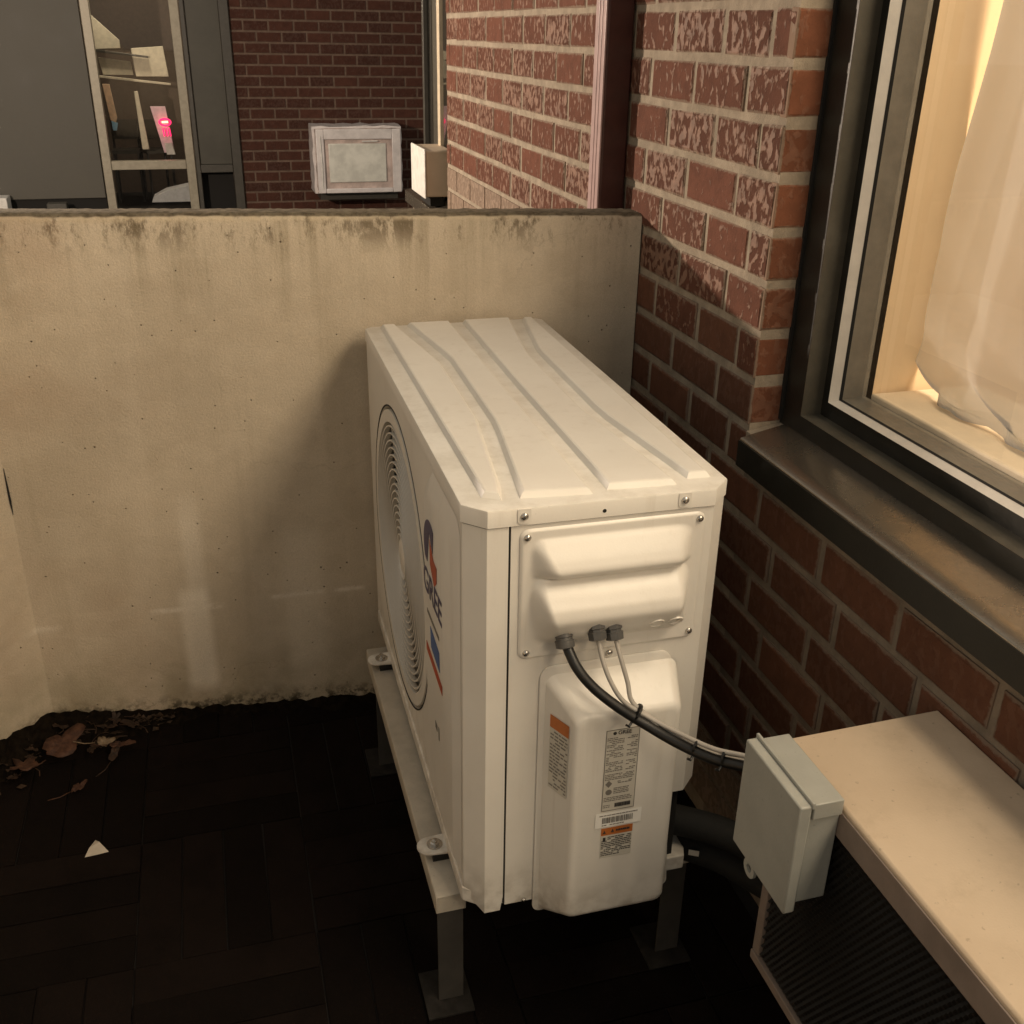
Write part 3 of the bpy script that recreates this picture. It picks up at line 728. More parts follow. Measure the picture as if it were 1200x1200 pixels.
# curtain: sheer sheet hung inside, gathered at the bottom
def curtain():
    mm = MB(); ny, nz = 240, 120; vs = []; fs = []
    zhi = 1.72
    edge = [(0.895, 0.185), (0.905, 0.222), (0.93, 0.258), (0.96, 0.273), (1.00, 0.279), (1.06, 0.276), (1.12, 0.268), (1.22, 0.254), (1.30, 0.241), (1.38, 0.230), (1.45, 0.224), (1.72, 0.19)]
    def eg(z):
        for (za, y0), (zb_, y1) in zip(edge, edge[1:]):
            if z <= zb_:
                t = max(0, (z - za)) / (zb_ - za); return y0 + (y1 - y0) * t
        return edge[-1][1]
    def ridge(u, sharp):            # pleat profile with a narrow crest
        f = u - math.floor(u); q = abs(f * 2 - 1); return q ** sharp
    for i in range(nz + 1):
        t = i / nz
        for k in range(ny + 1):
            q = (k / ny) ** 1.35
            z = 0.897 + (zhi - 0.897) * t
            e = eg(z); y = e - q * (e + 1.65); dd = e - y
            low = math.exp(-(z - 0.897) / 0.11)
            lean = (z - 0.9)
            # broad leaning pleats, then finer crumples near the hem
            x = 0.785 - 0.017 * ridge(dd * 4.6 + 0.22 * lean + 0.15, 1.6) - 0.003 * ridge(dd * 8.0 - 0.5 * lean + 0.4, 2.0)
            x += 0.016 * math.exp(-dd / 0.012)
            cr = low * (0.011 * (ridge(dd * 5 + z * 8, 1.2) - 0.5) + 0.006 * (ridge(dd * 8 - z * 13 + 0.3, 1.3) - 0.5))
            x += cr
            z += low * 0.02 * (ridge(dd * 6.0 + 0.2, 1.3)) + 0.5 * low * max(0, cr)
            vs.append((max(0.715, min(0.85, x)), y, z))
    for i in range(nz):
        for k in range(ny):
            a = i * (ny + 1) + k; fs.append((a, a + 1, a + ny + 2, a + ny + 1))
    # the spare length lies folded on the sill
    o0 = len(vs); n2 = 10
    for j in range(n2 + 1):
        for k in range(ny + 1):
            bx, by, bz = vs[k]; t = j / n2
            vs.append((bx - 0.020 * t + 0.006 * math.sin(by * 31) * t, by - 0.02 * t + 0.01 * math.sin(by * 23 + 1) * t, max(0.8945, bz * (1 - t) + (0.8955 + 0.010 * ridge(by * 11 + t * 1.3, 1.4) * (1 - 0.6 * t) + 0.02 * t * (1 - t)) * t)))
    for j in range(n2):
        for k in range(ny):
            a = o0 + j * (ny + 1) + k; fs.append((a, a + 1, a + ny + 2, a + ny + 1))
    mm.add(vs, fs)
    o = mm.build('curtain', SHEER, smooth='all'); tag(o, 'sheer white curtain hanging inside the lit window and bunched on its sill', 'curtain')
    return o
curtain()
mm = MB(); mm.box(-0.004, 0.004, -1.70, 0.22, -0.004, 0.004)
cr = mm.build('curtain_rod', WHITEP); cr.location = (0.775, 0, 1.725); tag(cr, 'thin white rod carrying the sheer curtain above the window view', 'curtain rod')
# downspout on the pier
ds = thing('downspout', 'dark brown square metal downspout on the brick pier', 'downspout', (0.527, 0.99, GZ))
SD = Sub(ds)
mm = MB(); mm.box(0.502, 0.556, 0.945, 1.006, GZ, 3.2); SD(mm, 'pipe', DSPOUT, bevel=0.004)
mm = MB()
for a, b in ((0.947, 0.964), (0.967, 0.981), (0.984, 1.004)): mm.box(0.4985, 0.5025, a, b, GZ, 3.2)
SD(mm, 'ribbed_face', DSFACE, bevel=0.0015)
# box on the second sill
wb = thing('white_box', 'white box standing on the far window sill beside the cream trim', 'box', (0.53, 2.83, 0.80))
SW = Sub(wb)
mm = MB(); mm.box(0.498, 0.597, 2.70, 2.94, 0.845, 1.005); SW(mm, 'body', TAN, bevel=0.006)
mm = MB(); mm.box(0.490, 0.4975, 2.695, 2.945, 0.84, 1.01); SW(mm, 'front_cover', WHITEP, bevel=0.004)
mm = MB(); mm.box(0.52, 0.57, 2.74, 2.92, 0.8075, 0.845); SW(mm, 'foot', DARK)

# ------------------------------------------------------------------ through-wall air conditioner with louvred front
XF = 0.347; TZ = 0.629; BY0 = -1.28; BY1 = -0.205
pt = thing('wall_air_conditioner', 'tan topped air conditioner sleeve with black louvred front under the window sill', 'air conditioner', (0.45, -0.74, 0.27))
SP = Sub(pt)
mm = MB(); mm.box(XF + 0.004, 0.5545, BY0 + 0.004, BY1 - 0.003, 0.285, TZ - 0.004); SP(mm, 'sleeve', DARK)
mm = MB()
prof = [(XF - 0.003, TZ - 0.038), (XF - 0.003, TZ - 0.003), (XF, TZ), (0.5548, TZ + 0.004), (0.5548, TZ - 0.0035), (XF + 0.0035, TZ - 0.0055), (XF + 0.0035, TZ - 0.038)]
mm.loft([[(x, y, z) for x, z in prof] for y in (BY0, BY1)], True, True, True)
SP(mm, 'top_cover', TAN, bevel=0.0012)
mm = MB(); mm.box(XF - 0.0055, XF - 0.0032, BY0, BY1 + 0.001, TZ - 0.040, TZ - 0.006); SP(mm, 'front_flange', FLANGE, bevel=0.001)
mm = MB(); mm.box(XF - 0.004, XF + 0.003, BY1 - 0.016, BY1, 0.285, TZ - 0.041); SP(mm, 'corner_post', FLANGE, bevel=0.001)
mm = MB(); mm.box(XF - 0.006, XF + 0.003, BY0, BY1, 0.270, 0.284); SP(mm, 'bottom_rail', FLANGE, bevel=0.001)
# stamped louvre mesh
mm = MB(); py, pz = 0.0086, 0.0078
ny = int((BY1 - 0.017 - BY0) / py); nz = int((TZ - 0.042 - 0.286) / pz)
for i in range(nz):
    z = 0.286 + i * pz
    for k in range(ny):
        y = BY0 + k * py + (py / 2 if i % 2 else 0)
        if y + py > BY1 - 0.017: continue
        mm.add([(XF + 0.001, y, z), (XF + 0.001, y + py * 0.50, z), (XF - 0.0040, y + py * 0.95, z + pz * 0.80), (XF - 0.0040, y + py * 0.45, z + pz * 0.80), (XF + 0.0006, y + py * 1.05, z + pz * 0.98), (XF + 0.0006, y + py * 0.62, z + pz * 0.98)],
               [(0, 1, 2, 3), (3, 2, 4, 5)])
lv = SP(mm, 'louvre_mesh', MESHM); lv['kind'] = 'stuff'
mm = MB(); mm.box(XF + 0.0015, XF + 0.0038, BY0 + 0.002, BY1 - 0.016, 0.284, TZ - 0.041); SP(mm, 'louvre_backing', MESHM)

# grey electrical disconnect box on its corner
jb = thing('junction_box', 'grey metal electrical box mounted on the corner of the tan topped unit', 'electrical box', (0.32, -0.27, 0.49))
SJ = Sub(jb)
JX0 = 0.286; JY0, JY1 = -0.333, -0.213; JZ0, JZ1 = 0.492, 0.645
mm = MB(); mm.box(JX0 + 0.017, XF - 0.006, JY0 + 0.004, JY1 - 0.004, JZ0 + 0.008, JZ1 - 0.004); SJ(mm, 'body', JBOX, bevel=0.0015)
mm = MB(); mm.box(JX0 + 0.0185, XF - 0.006, JY0, JY1, JZ1 - 0.022, JZ1 - 0.001); SJ(mm, 'rain_hood', JBOX, bevel=0.0012)
mm = MB(); mm.box(JX0, JX0 + 0.0145, JY0 - 0.002, JY1 + 0.002, JZ0, JZ1); SJ(mm, 'lid', JBOX, bevel=0.002)
mm = MB(); mm.box(JX0 + 0.0135, JX0 + 0.0175, JY0 - 0.003, JY1 + 0.004, JZ1 - 0.004, JZ1 + 0.0045); SJ(mm, 'lid_lip', JBOX, bevel=0.001)
mm = MB(); ly = -0.252
mm.loft([[(x, ly + rr * math.cos(a), JZ0 - 0.009 + rr * math.sin(a)) for a in [2 * math.pi * k / 20 for k in range(20)]] for x, rr in ((JX0 + 0.002, 0.0055), (JX0 + 0.002, 0.0125), (JX0 + 0.006, 0.0125), (JX0 + 0.006, 0.0055), (JX0 + 0.002, 0.0055))], True, False, False)
SJ(mm, 'lock_lug', JBOX)

# ------------------------------------------------------------------ outdoor condenser
TH = -0.0078
D, Wd = 0.350, 0.862
ac = thing('outdoor_condenser', 'ivory outdoor air conditioner condenser standing on a metal stand by the wall', 'air conditioner', (0, 0, 0.205), TH)
SA = Sub(ac)
cA, cB = 0.0252, 0.0262
ZS, LID = 0.850, 0.0235
# base pan
mm = MB(); out = [(0.0 + cA, 0.004), (0.34, 0.004), (0.346, 0.02), (0.346, Wd - 0.02), (0.33, Wd - 0.004), (0.02, Wd - 0.004), (-0.003, Wd - 0.02), (-0.003, cA)]
mm.loft([[(x, y, z) for x, y in out] for z in (0.232, 0.258)]); SA(mm, 'base_pan', PAINT, bevel=0.002)
mm = MB(); mm.box(0.055, 0.322, 0.012, Wd - 0.012, 0.236, 0.845); SA(mm, 'inner_body', DARK)
# front panel: face with round fan opening, chamfer and end return
FC = (0.53, 0.545); FR = 0.268
y0, y1, z0, z1 = cA, Wd - 0.006, 0.229, ZS - 0.0015
mm = MB(); n = 96; circ = []; rect = []
for k in range(n):
    a = 2 * math.pi * k / n; ca, sa = math.cos(a), math.sin(a)
    circ.append((0.0, FC[0] + FR * ca, FC[1] + FR * sa))
    t = min(((y1 - FC[0]) / ca if ca > 1e-6 else (y0 - FC[0]) / ca if ca < -1e-6 else 9), ((z1 - FC[1]) / sa if sa > 1e-6 else (z0 - FC[1]) / sa if sa < -1e-6 else 9))
    rect.append([0.0, FC[0] + t * ca, FC[1] + t * sa])
for (yy, zz) in ((y0, z0), (y0, z1), (y1, z0), (y1, z1)):
    b = min(rect, key=lambda q: (q[1] - yy) ** 2 + (q[2] - zz) ** 2); b[1], b[2] = yy, zz
inner = [(0.035, FC[0] + (FR - 0.004) * math.cos(2 * math.pi * k / n), FC[1] + (FR - 0.004) * math.sin(2 * math.pi * k / n)) for k in range(n)]
lip = [(0.003, c[1], c[2]) for c in circ]
vs = rect + circ + inner
fs = []
for k in range(n):
    j = (k + 1) % n; fs += [(k, j, n + j, n + k), (n + k, n + j, 2 * n + j, 2 * n + k)]
mm.add(vs, fs)
# chamfer + end return, thickness inward
pr = [(0.0, cA), (cA, 0.0), (0.0525, 0.0), (0.0525, 0.004)]
rings = []
for (zz, ins) in ((z1, 0), (0.262, 0), (0.236, 0.0), (0.226, 0.0035)):
    rings.append([(x + (ins if i == 0 else 0), y + (ins if i in (1, 2) else 0), zz) for i, (x, y) in enumerate(pr)])
rings[-1] = [(pr[0][0] + 0.006, pr[0][1] + 0.002, 0.240), (pr[1][0], pr[1][1], 0.2245), (pr[2][0] - 0.004, pr[2][1], 0.2245), (pr[3][0] - 0.004, pr[3][1], 0.2245)]
rings[-2] = [(x, y, 0.250) for x, y in pr]
mm.loft(rings, False, False, False)
# far end and back return
mm.add([(0.0, y1, z0), (0.0, y1, z1), (0.025, Wd - 0.001, z1), (0.025, Wd - 0.001, z0), (0.346, Wd - 0.001, z1), (0.346, Wd - 0.001, z0)], [(0, 1, 2, 3), (3, 2, 4, 5)])
fp = SA(mm, 'front_panel', PAINT, smooth=28)
# embossed name plate area on the front face, beside the fan
mm = MB()
outp = [(0.258, 0.275), (0.258, 0.800), (0.205, 0.842), (0.052, 0.842), (0.036, 0.826), (0.036, 0.275)]
inp = [(0.236, 0.290), (0.236, 0.790), (0.196, 0.818), (0.074, 0.818), (0.058, 0.800), (0.058, 0.290)]
mm.loft([[(-0.0003, y, z) for y, z in outp], [(-0.0085, y, z) for y, z in inp]], True, False, True)
SA(mm, 'embossed_panel', PAINT, smooth=20)
# fan grille
mm = MB(); mm.ring(FC, 0.240, FR - 0.0065, -0.001, 0.012, 96)
gr = SA(mm, 'grille_frame', PAINT, smooth=30)
mm = MB(); mm.ring(FC, FR - 0.0005, FR + 0.0020, -0.0007, 0.0006, 96); SA(mm, 'grille_seam', DARK, parent=gr)
rr0 = 0.234; k = 0
while rr0 > 0.04:
    mm = MB(); dome = 0.0005 + 0.002 * (1 - (rr0 / 0.24) ** 2)
    mm.ring(FC, rr0 - 0.0028, rr0, dome, dome + 0.0085, 56); SA(mm, 'grille_ring', PAINT, smooth=30, parent=gr)
    rr0 -= 0.0128
mm = MB(); mm.lathe((0.001, *FC), (1, 0, 0), [(0.001, 0.002), (0.030, 0.003), (0.036, 0.006), (0.036, 0.014)], 32); SA(mm, 'grille_hub', PAINT, smooth=40, parent=gr)
mm = MB()
for k in range(18):
    a = 2 * math.pi * k / 18
    c, s_ = math.cos(a), math.sin(a)
    p0 = Vector((0.014, FC[0] + 0.055 * c, FC[1] + 0.055 * s_)); p1 = Vector((0.013, FC[0] + 0.243 * c, FC[1] + 0.243 * s_))
    mm.tube([p0, p1], 0.0022, 6)
SA(mm, 'grille_spokes', PAINT, parent=gr)
mm = MB(); mm.lathe((0.0345, *FC), (1, 0, 0), [(0.26, 0), (0.26, 0.004)], 48); SA(mm, 'fan_shroud_back', DARK)
for k in range(3):
    mm = MB(); ring = []
    for i in range(9):
        t = i / 8; rad = 0.05 + 0.19 * t; a = 2 * math.pi * k / 3 + 0.25 * t
        ring.append([(0.019 - 0.004 * math.cos(q) , FC[0] + rad * math.cos(a + q * 0.28), FC[1] + rad * math.sin(a + q * 0.28)) for q in (-1, 0, 1)])
    mm.loft(ring, False, False, False); SA(mm, 'fan_blade', GLAND, smooth='all')
# end service panel
mm = MB()
pr = [(0.0555, 0.004), (0.0555, 0.0003), (D - cB, 0.0003), (D, cB), (D, 0.30)]
def endp(z): return [(x, y, z) for x, y in pr]
mm.loft([endp(0.390), endp(z1)], False, False, False)
prl = [(0.0555, 0.004), (0.0555, 0.0003), (0.300, 0.0003)]
mm.loft([[(x, y, z) for x, y in prl] for z in (0.2335, 0.390)], False, False, False)
SA(mm, 'end_panel', PAINT, smooth=30)
mm = MB(); mm.add([(D, 0.30, 0.26), (D, Wd, 0.26), (D, Wd, z1), (D, 0.30, z1)], [(0, 1, 2, 3)]); SA(mm, 'coil_guard', DARK)
mm = MB(); mm.box(0.0528, 0.0552, 0.0015, 0.0035, 0.236, z1); SA(mm, 'panel_seam', DARK)
# lid with raised pressed panels
mm = MB()
def lidout(g, z): 
    return [(x, y, z) for x, y in ((cA, -g), (D - cB, -g), (D + g, cB), (D + g, Wd - 0.008), (D - 0.010, Wd + g), (0.012, Wd + g), (-g, Wd - 0.010), (-g, cA))]
zl = ZS + LID
mm.loft([lidout(0.0022, ZS), lidout(0.0022, zl - 0.003), lidout(0.0012, zl - 0.0008), lidout(-0.0015, zl)], True, True, True)
lid = SA(mm, 'top_lid', PAINT, smooth=25)
def pad(poly, inset=0.0058, h=0.0078):
    mm = MB(); n = len(poly); P = [Vector(q) for q in poly]; ins = []
    area = sum(P[i].x * P[(i + 1) % n].y - P[(i + 1) % n].x * P[i].y for i in range(n))
    if area < 0: P.reverse()
    for i in range(n):
        a, b, c = P[i - 1], P[i], P[(i + 1) % n]
        n1 = Vector((-(b - a).y, (b - a).x)).normalized(); n2 = Vector((-(c - b).y, (c - b).x)).normalized()
        bis = (n1 + n2); bis /= max(0.35, bis.dot(n1)); ins.append(b + bis * inset)
    q1 = [P[i].lerp(ins[i], 0.82) for i in range(n)]
    q2 = [ins[i] + (ins[i] - P[i]) * 0.22 for i in range(n)]
    mm.loft([[(p.x, p.y, zl - 0.0002) for p in P], [(p.x, p.y, zl + h * 0.86) for p in q1], [(p.x, p.y, zl + h) for p in q2]], True, False, True)
    SA(mm, 'pressed_panel', PAINT, smooth=8, parent=lid)
FY = 0.852
pad([(0.027, FY), (0.027, 0.037), (0.050, 0.024), (0.0585, 0.06), (0.0825, 0.262), (0.0875, 0.30), (0.0925, 0.585), (0.088, 0.62), (0.064, 0.80), (0.058, FY)])
pad([(0.079, FY + 0.004), (0.083, 0.83), (0.1065, 0.64), (0.110, 0.60), (0.104, 0.29), (0.1005, 0.25), (0.0725, 0.025), (0.165, 0.017), (0.165, FY + 0.004)])
pad([(0.189, FY + 0.005), (0.185, 0.45), (0.186, 0.025), (0.279, 0.020), (0.275, 0.09), (0.254, 0.28), (0.251, 0.32), (0.254, 0.60), (0.257, 0.635), (0.287, FY + 0.005)])
pad([(0.309, FY), (0.2765, 0.645), (0.2735, 0.61), (0.270, 0.32), (0.272, 0.27), (0.299, 0.035), (0.332, 0.034), (0.332, FY)])
# lid screws in their notches, and a small hole
def screw(x, z, y=0.0, r=0.0045, par=None, name='screw'):
    mm = MB(); mm.lathe((x, y, z), (0, -1, 0), [(r, 0), (r, 0.0012), (r * 0.8, 0.0026), (r * 0.35, 0.0034), (0.0005, 0.0036)], 14); 
    return SA(mm, name, STEEL, smooth=40, parent=par)
for x, z in ((0.071, 0.8625), (0.281, 0.8625)):
    mm = MB(); mm.loft([[(px, yy, pz) for px, pz in rrect(x - 0.0085, x + 0.0085, z - 0.010, z + 0.0095, [0.005, 0.005, 0.001, 0.001], 4)] for yy in (-0.0015, -0.0034)]); SA(mm, 'screw_notch', PAINT, smooth=30, parent=lid)
    screw(x, z, -0.0034, 0.0052, lid)
mm = MB(); mm.lathe((0.174, -0.0023, 0.8585), (0, -1, 0), [(0.0026, 0), (0.0026, 0.0002)], 12); SA(mm, 'vent_hole', DARK, parent=lid)

# upper terminal cover with two hooded bulges (height field)
mm = MB()
px0, px1, pz0, pz1 = 0.0665, 0.3125, 0.6565, 0.8435
def sm(t): t = max(0, min(1, t)); return t * t * (3 - 2 * t)
def cat(tab, z):          # smooth profile through the table (monotone cubic)
    n = len(tab); Z = [-q[0] for q in tab]; Y = [q[1] for q in tab]; t = -z
    if t <= Z[0] or t >= Z[-1]: return 0.0
    d = [(Y[i + 1] - Y[i]) / (Z[i + 1] - Z[i]) for i in range(n - 1)]
    mt = [d[0]] + [0.0 if d[i - 1] * d[i] <= 0 else 2 * d[i - 1] * d[i] / (d[i - 1] + d[i]) for i in range(1, n - 1)] + [d[-1]]
    for i in range(n - 1):
        if Z[i] <= t <= Z[i + 1]:
            hh = Z[i + 1] - Z[i]; u = (t - Z[i]) / hh
            return (2 * u ** 3 - 3 * u * u + 1) * Y[i] + (u ** 3 - 2 * u * u + u) * hh * mt[i] + (-2 * u ** 3 + 3 * u * u) * Y[i + 1] + (u ** 3 - u * u) * hh * mt[i + 1]
    return 0.0
T1 = [(0.8300, 0.0), (0.822, 0.0065), (0.800, 0.0205), (0.789, 0.0245), (0.780, 0.0200), (0.7725, 0.0045)]
T2 = [(0.7780, 0.0), (0.770, 0.0085), (0.750, 0.0270), (0.738, 0.0340), (0.727, 0.0362), (0.712, 0.0310), (0.690, 0.0150), (0.677, 0.0)]
nx, nzz = 120, 120; vs = []; fs = []
def smx(a, b, k=0.004):
    h = max(0.0, min(1.0, 0.5 + 0.5 * (a - b) / k)); return b + (a - b) * h + k * h * (1 - h)
def hgt(x, z):
    out = []
    for T, lo, hi in ((T1, 0.7725, 0.830), (T2, 0.677, 0.778)):
        b = cat(T, z) if lo < z < hi else 0.0
        zn = (hi - z) / (hi - lo); zn = max(0, min(1, zn))
        xa = 0.079; xb = 0.094 + 0.030 * zn ** 1.3          # the left cheek leans inward with height
        xr = 0.2965; xq = 0.274 - 0.008 * zn
        cc = max(0.0, 1 - zn / 0.30); cut = 0.016 * (1 - math.sqrt(max(0.0, 1 - cc * cc))); c2 = max(0.0, (zn - 0.80) / 0.20); cut += 0.014 * (1 - math.sqrt(max(0.0, 1 - c2 * c2)))
        xr -= cut; xq -= cut; xa += cut * 0.7; xb += cut * 0.7
        el = max(0, min(1, (x - xa) / (xb - xa))); er = max(0, min(1, (xr - x) / (xr - xq)))
        el = math.sin(el * math.pi / 2) ** 1.5; er = math.sin(er * math.pi / 2) ** 1.1
        out.append(b * el * er)
    return smx(out[0], out[1])- 0.001
for i in range(nzz + 1):
    z = pz0 + (pz1 - pz0) * i / nzz
    for k in range(nx + 1):
        x = px0 + (px1 - px0) * k / nx
        # round the plate corners
        rc = 0.012; cxx = min(max(x, px0 + rc), px1 - rc); czz = min(max(z, pz0 + rc), pz1 - rc)
        dx, dz = x - cxx, z - czz; L = math.hypot(dx, dz); xx, z2 = x, z
        if L > rc: xx, z2 = cxx + dx * rc / L, czz + dz * rc / L
        eb = 0.0028
        dist = min(x - px0, px1 - x, z - pz0, pz1 - z)
        if L > 0 and abs(dx) > 0 and abs(dz) > 0: dist = rc - min(L, rc)
        y = -(0.0005 + eb * sm(dist / 0.003)) - hgt(x, z)
        vs.append((xx, y, z2))
for i in range(nzz):
    for k in range(nx):
        a = i * (nx + 1) + k; fs.append((a, a + 1, a + nx + 2, a + nx + 1))
mm.add(vs, fs)
tc = SA(mm, 'terminal_cover', PAINT, smooth='all')
for x, z in ((0.0755, 0.833), (0.304, 0.8345), (0.304, 0.668), (0.077, 0.667)): screw(x, z, -0.0033, 0.0047, tc)
# knock-out rings under the lower hood
for x in (0.246, 0.272):
    mm = MB(); c0 = Vector((x, -0.0265, 0.7015)); ax = Vector((0, -0.80, -0.6)); 
    mm.lathe(c0, ax, [(0.0105, -0.001), (0.0105, 0.0012), (0.0088, 0.0012), (0.0088, -0.001)], 20); SA(mm, 'knockout_ring', PAINT, smooth=40, parent=tc)

# valve cover: raised rounded box low on the end
mm = MB()
def ov(pts, y): return [(x, y, z) for x, z in pts]
def outline(l, rr1, b, t, rb, rtop, cut=0.0, n=6):
    return rrect(l, rr1, b, t, [rb, rb, rtop, rtop], n)
base = outline(0.0975, 0.3105, 0.212, 0.641, 0.012, 0.020)
def shear(pts, amt, zt):    # top right narrows as on the casting
    out = []
    for x, z in pts:
        q = sm((z - 0.53) / 0.07); f = (x - 0.0975) / 0.213
        out.append((x - 0.027 * q * f, z))
    return out
base = shear(base, 0, 0)
fl0 = [(x, z) for x, z in base]
mm.loft([ov(fl0, -0.0004), ov(fl0, -0.0028), ov([(x + (0.203 - x) * 0.012, z + (0.42 - z) * 0.007) for x, z in fl0], -0.0038)], True, False, True)
vc = SA(mm, 'valve_cover_flange', PAINT, smooth=40)
mm = MB()
steps = [(0.0030, 0.1050, 0.2915, 0.213, 0.6285, 0.013, 0.016), (0.0070, 0.1070, 0.2905, 0.215, 0.6265, 0.013, 0.016), (0.0535, 0.1285, 0.2795, 0.243, 0.5960, 0.013, 0.014),
         (0.0575, 0.1310, 0.2770, 0.2465, 0.5925, 0.013, 0.013), (0.0593, 0.1345, 0.2740, 0.2500, 0.5890, 0.012, 0.012), (0.0600, 0.1385, 0.2700, 0.2540, 0.5850, 0.011, 0.010)]
rings = [ov(rrect(l, rr1, b, t, [rb, rb, rt_, rt_], 7), -y) for y, l, rr1, b, t, rb, rt_ in steps]
mm.loft(rings, True, False, True)
vcb = SA(mm, 'valve_cover', PAINT, smooth=45)
screw(0.193, 0.6485, -0.001, 0.005)
screw(0.084, 0.238, -0.001, 0.003)
# labels on the valve cover
YF = -0.0604
def quad(mm, x0, x1, za, zb_, y): mm.box(x0, x1, y - 0.0002, y, za, zb_)
mm = MB(); quad(mm, 0.1725, 0.2195, 0.4335, 0.5685, YF); np_ = SA(mm, 'rating_label', LBL)
mm = MB(); quad(mm, 0.1725, 0.2195, 0.4335, 0.4345, YF - 0.0003); quad(mm, 0.1725, 0.2195, 0.5675, 0.5685, YF - 0.0003); quad(mm, 0.1725, 0.1733, 0.4345, 0.5675, YF - 0.0003); quad(mm, 0.2187, 0.2195, 0.4345, 0.5675, YF - 0.0003)
r = random.Random(21)
z = 0.5555
def row(mm, xa, xb, z, h=0.0013, gap=0.0007, dens=0.85):
    x = xa
    while x < xb - 0.001:
        wl = r.uniform(0.0018, 0.006); e = min(x + wl, xb)
        if r.random() < dens: quad(mm, x, e, z, z + h, YF - 0.0003)
        x = e + gap
for i in range(20):
    z = 0.5545 - i * 0.00285
    if i in (12, 13): row(mm, 0.1745, 0.178, z); row(mm, 0.214, 0.2175, z); continue
    row(mm, 0.1745, 0.1985 if i % 4 else 0.189, z)
    if i % 5 != 2: row(mm, 0.203 if i % 3 else 0.208, 0.2175, z)
for z in (0.4945, 0.4918, 0.4890, 0.4862): row(mm, 0.1745, 0.216, z)
for z in (0.4815, 0.4790): row(mm, 0.187, 0.214, z)
for z in (0.4705, 0.4678, 0.4650, 0.4622): row(mm, 0.188, 0.210, z)
for z in (0.4555, 0.4528, 0.4500): row(mm, 0.1745, 0.2165, z, dens=0.95)
for z in (0.4425, 0.4395): row(mm, 0.1745, 0.184, z)
quad(mm, 0.191, 0.2135, 0.4385, 0.4455, YF - 0.0003)
mm.add([(0.1755, YF - 0.0005, 0.4795), (0.1805, YF - 0.0005, 0.4855), (0.1855, YF - 0.0005, 0.4795), (0.1805, YF - 0.0005, 0.4735)], [(0, 1, 2, 3)])
mm.lathe((0.1812, YF - 0.0003, 0.4655), (0, -1, 0), [(0.0046, 0), (0.0046, 0.0002)], 14)
SA(mm, 'printed_text', INKG, parent=np_)
mm = MB()
x = 0.1915
while x < 0.213:
    wl = r.choice((0.0006, 0.0012)); quad(mm, x, x + wl, 0.439, 0.445, YF - 0.0007); x += wl + r.choice((0.0005, 0.0009))
SA(mm, 'label_barcode', INK, parent=np_)
def text_on(txt, size, loc, rot, mat, par, name):
    cu = bpy.data.curves.new(name, 'FONT'); cu.body = txt; cu.size = size; cu.extrude = 0.00015; cu.align_x = 'CENTER'; cu.align_y = 'CENTER'
    cu.offset = size * 0.012
    tmp = bpy.data.objects.new('tmp', cu); COL.objects.link(tmp)
    bpy.context.view_layer.update()
    me = bpy.data.meshes.new_from_object(tmp.evaluated_get(bpy.context.evaluated_depsgraph_get()))
    bpy.data.objects.remove(tmp); me.name = name; me.materials.clear(); me.materials.append(mat)
    o = bpy.data.objects.new(name, me); COL.objects.link(o); o.parent = par
    o.location = Vector(loc) - SA.off; o.rotation_euler = rot; return o
text_on('GREE', 0.0082, (0.1985, YF - 0.0004, 0.5625), (math.pi / 2, 0, 0), INK, np_, 'maker_name')
mm = MB(); mm.lathe((0.1845, YF - 0.0003, 0.5625), (0, -1, 0), [(0.0026, 0), (0.0026, 0.0002)], 12); SA(mm, 'maker_mark', INK, parent=np_)
mm = MB(); mm.add([(0.1645, YF - 0.0006, 0.4055), (0.2315, YF - 0.0006, 0.4055), (0.2318, YF - 0.0006, 0.4305), (0.1648, YF - 0.0006, 0.4310)], [(0, 1, 2, 3)])
bl = SA(mm, 'barcode_label', LBLW)
mm = MB(); x = 0.1745
while x < 0.2185:
    wl = r.choice((0.0005, 0.0009, 0.0014)); quad(mm, x, x + wl, 0.4125, 0.4225, YF - 0.0009); x += wl + r.choice((0.0005, 0.0008, 0.0012))
YF2 = YF; YF -= 0.0006; row(mm, 0.170, 0.2255, 0.4255, 0.0014); row(mm, 0.1745, 0.207, 0.4085, 0.0014); YF = YF2
SA(mm, 'barcode', INKG, parent=bl)
mm = MB(); quad(mm, 0.1745, 0.2205, 0.390, 0.4030, YF); wl_ = SA(mm, 'warning_label', ORANGE)
mm = MB(); quad(mm, 0.1745, 0.2205, 0.3500, 0.3898, YF); SA(mm, 'warning_text_panel', LBL, parent=wl_)
mm = MB()
mm.add([(0.1765, YF - 0.0005, 0.3935), (0.1815, YF - 0.0005, 0.3935), (0.179, YF - 0.0005, 0.3995)], [(0, 1, 2)])
mm.add([(0.1885, YF - 0.0005, 0.3945), (0.1935, YF - 0.0005, 0.3945), (0.191, YF - 0.0005, 0.4005)], [(0, 1, 2)])
row(mm, 0.196, 0.2165, 0.3955, 0.0032, 0.0005, 1.0)
quad(mm, 0.1775, 0.1815, 0.3795, 0.3865, YF - 0.0003)
for i in range(11):
    z = 0.3855 - i * 0.00315
    row(mm, 0.1845 if i < 2 else 0.1755, 0.2195 if i < 9 else 0.203, z, 0.0014)
SA(mm, 'warning_text', INK, parent=wl_)
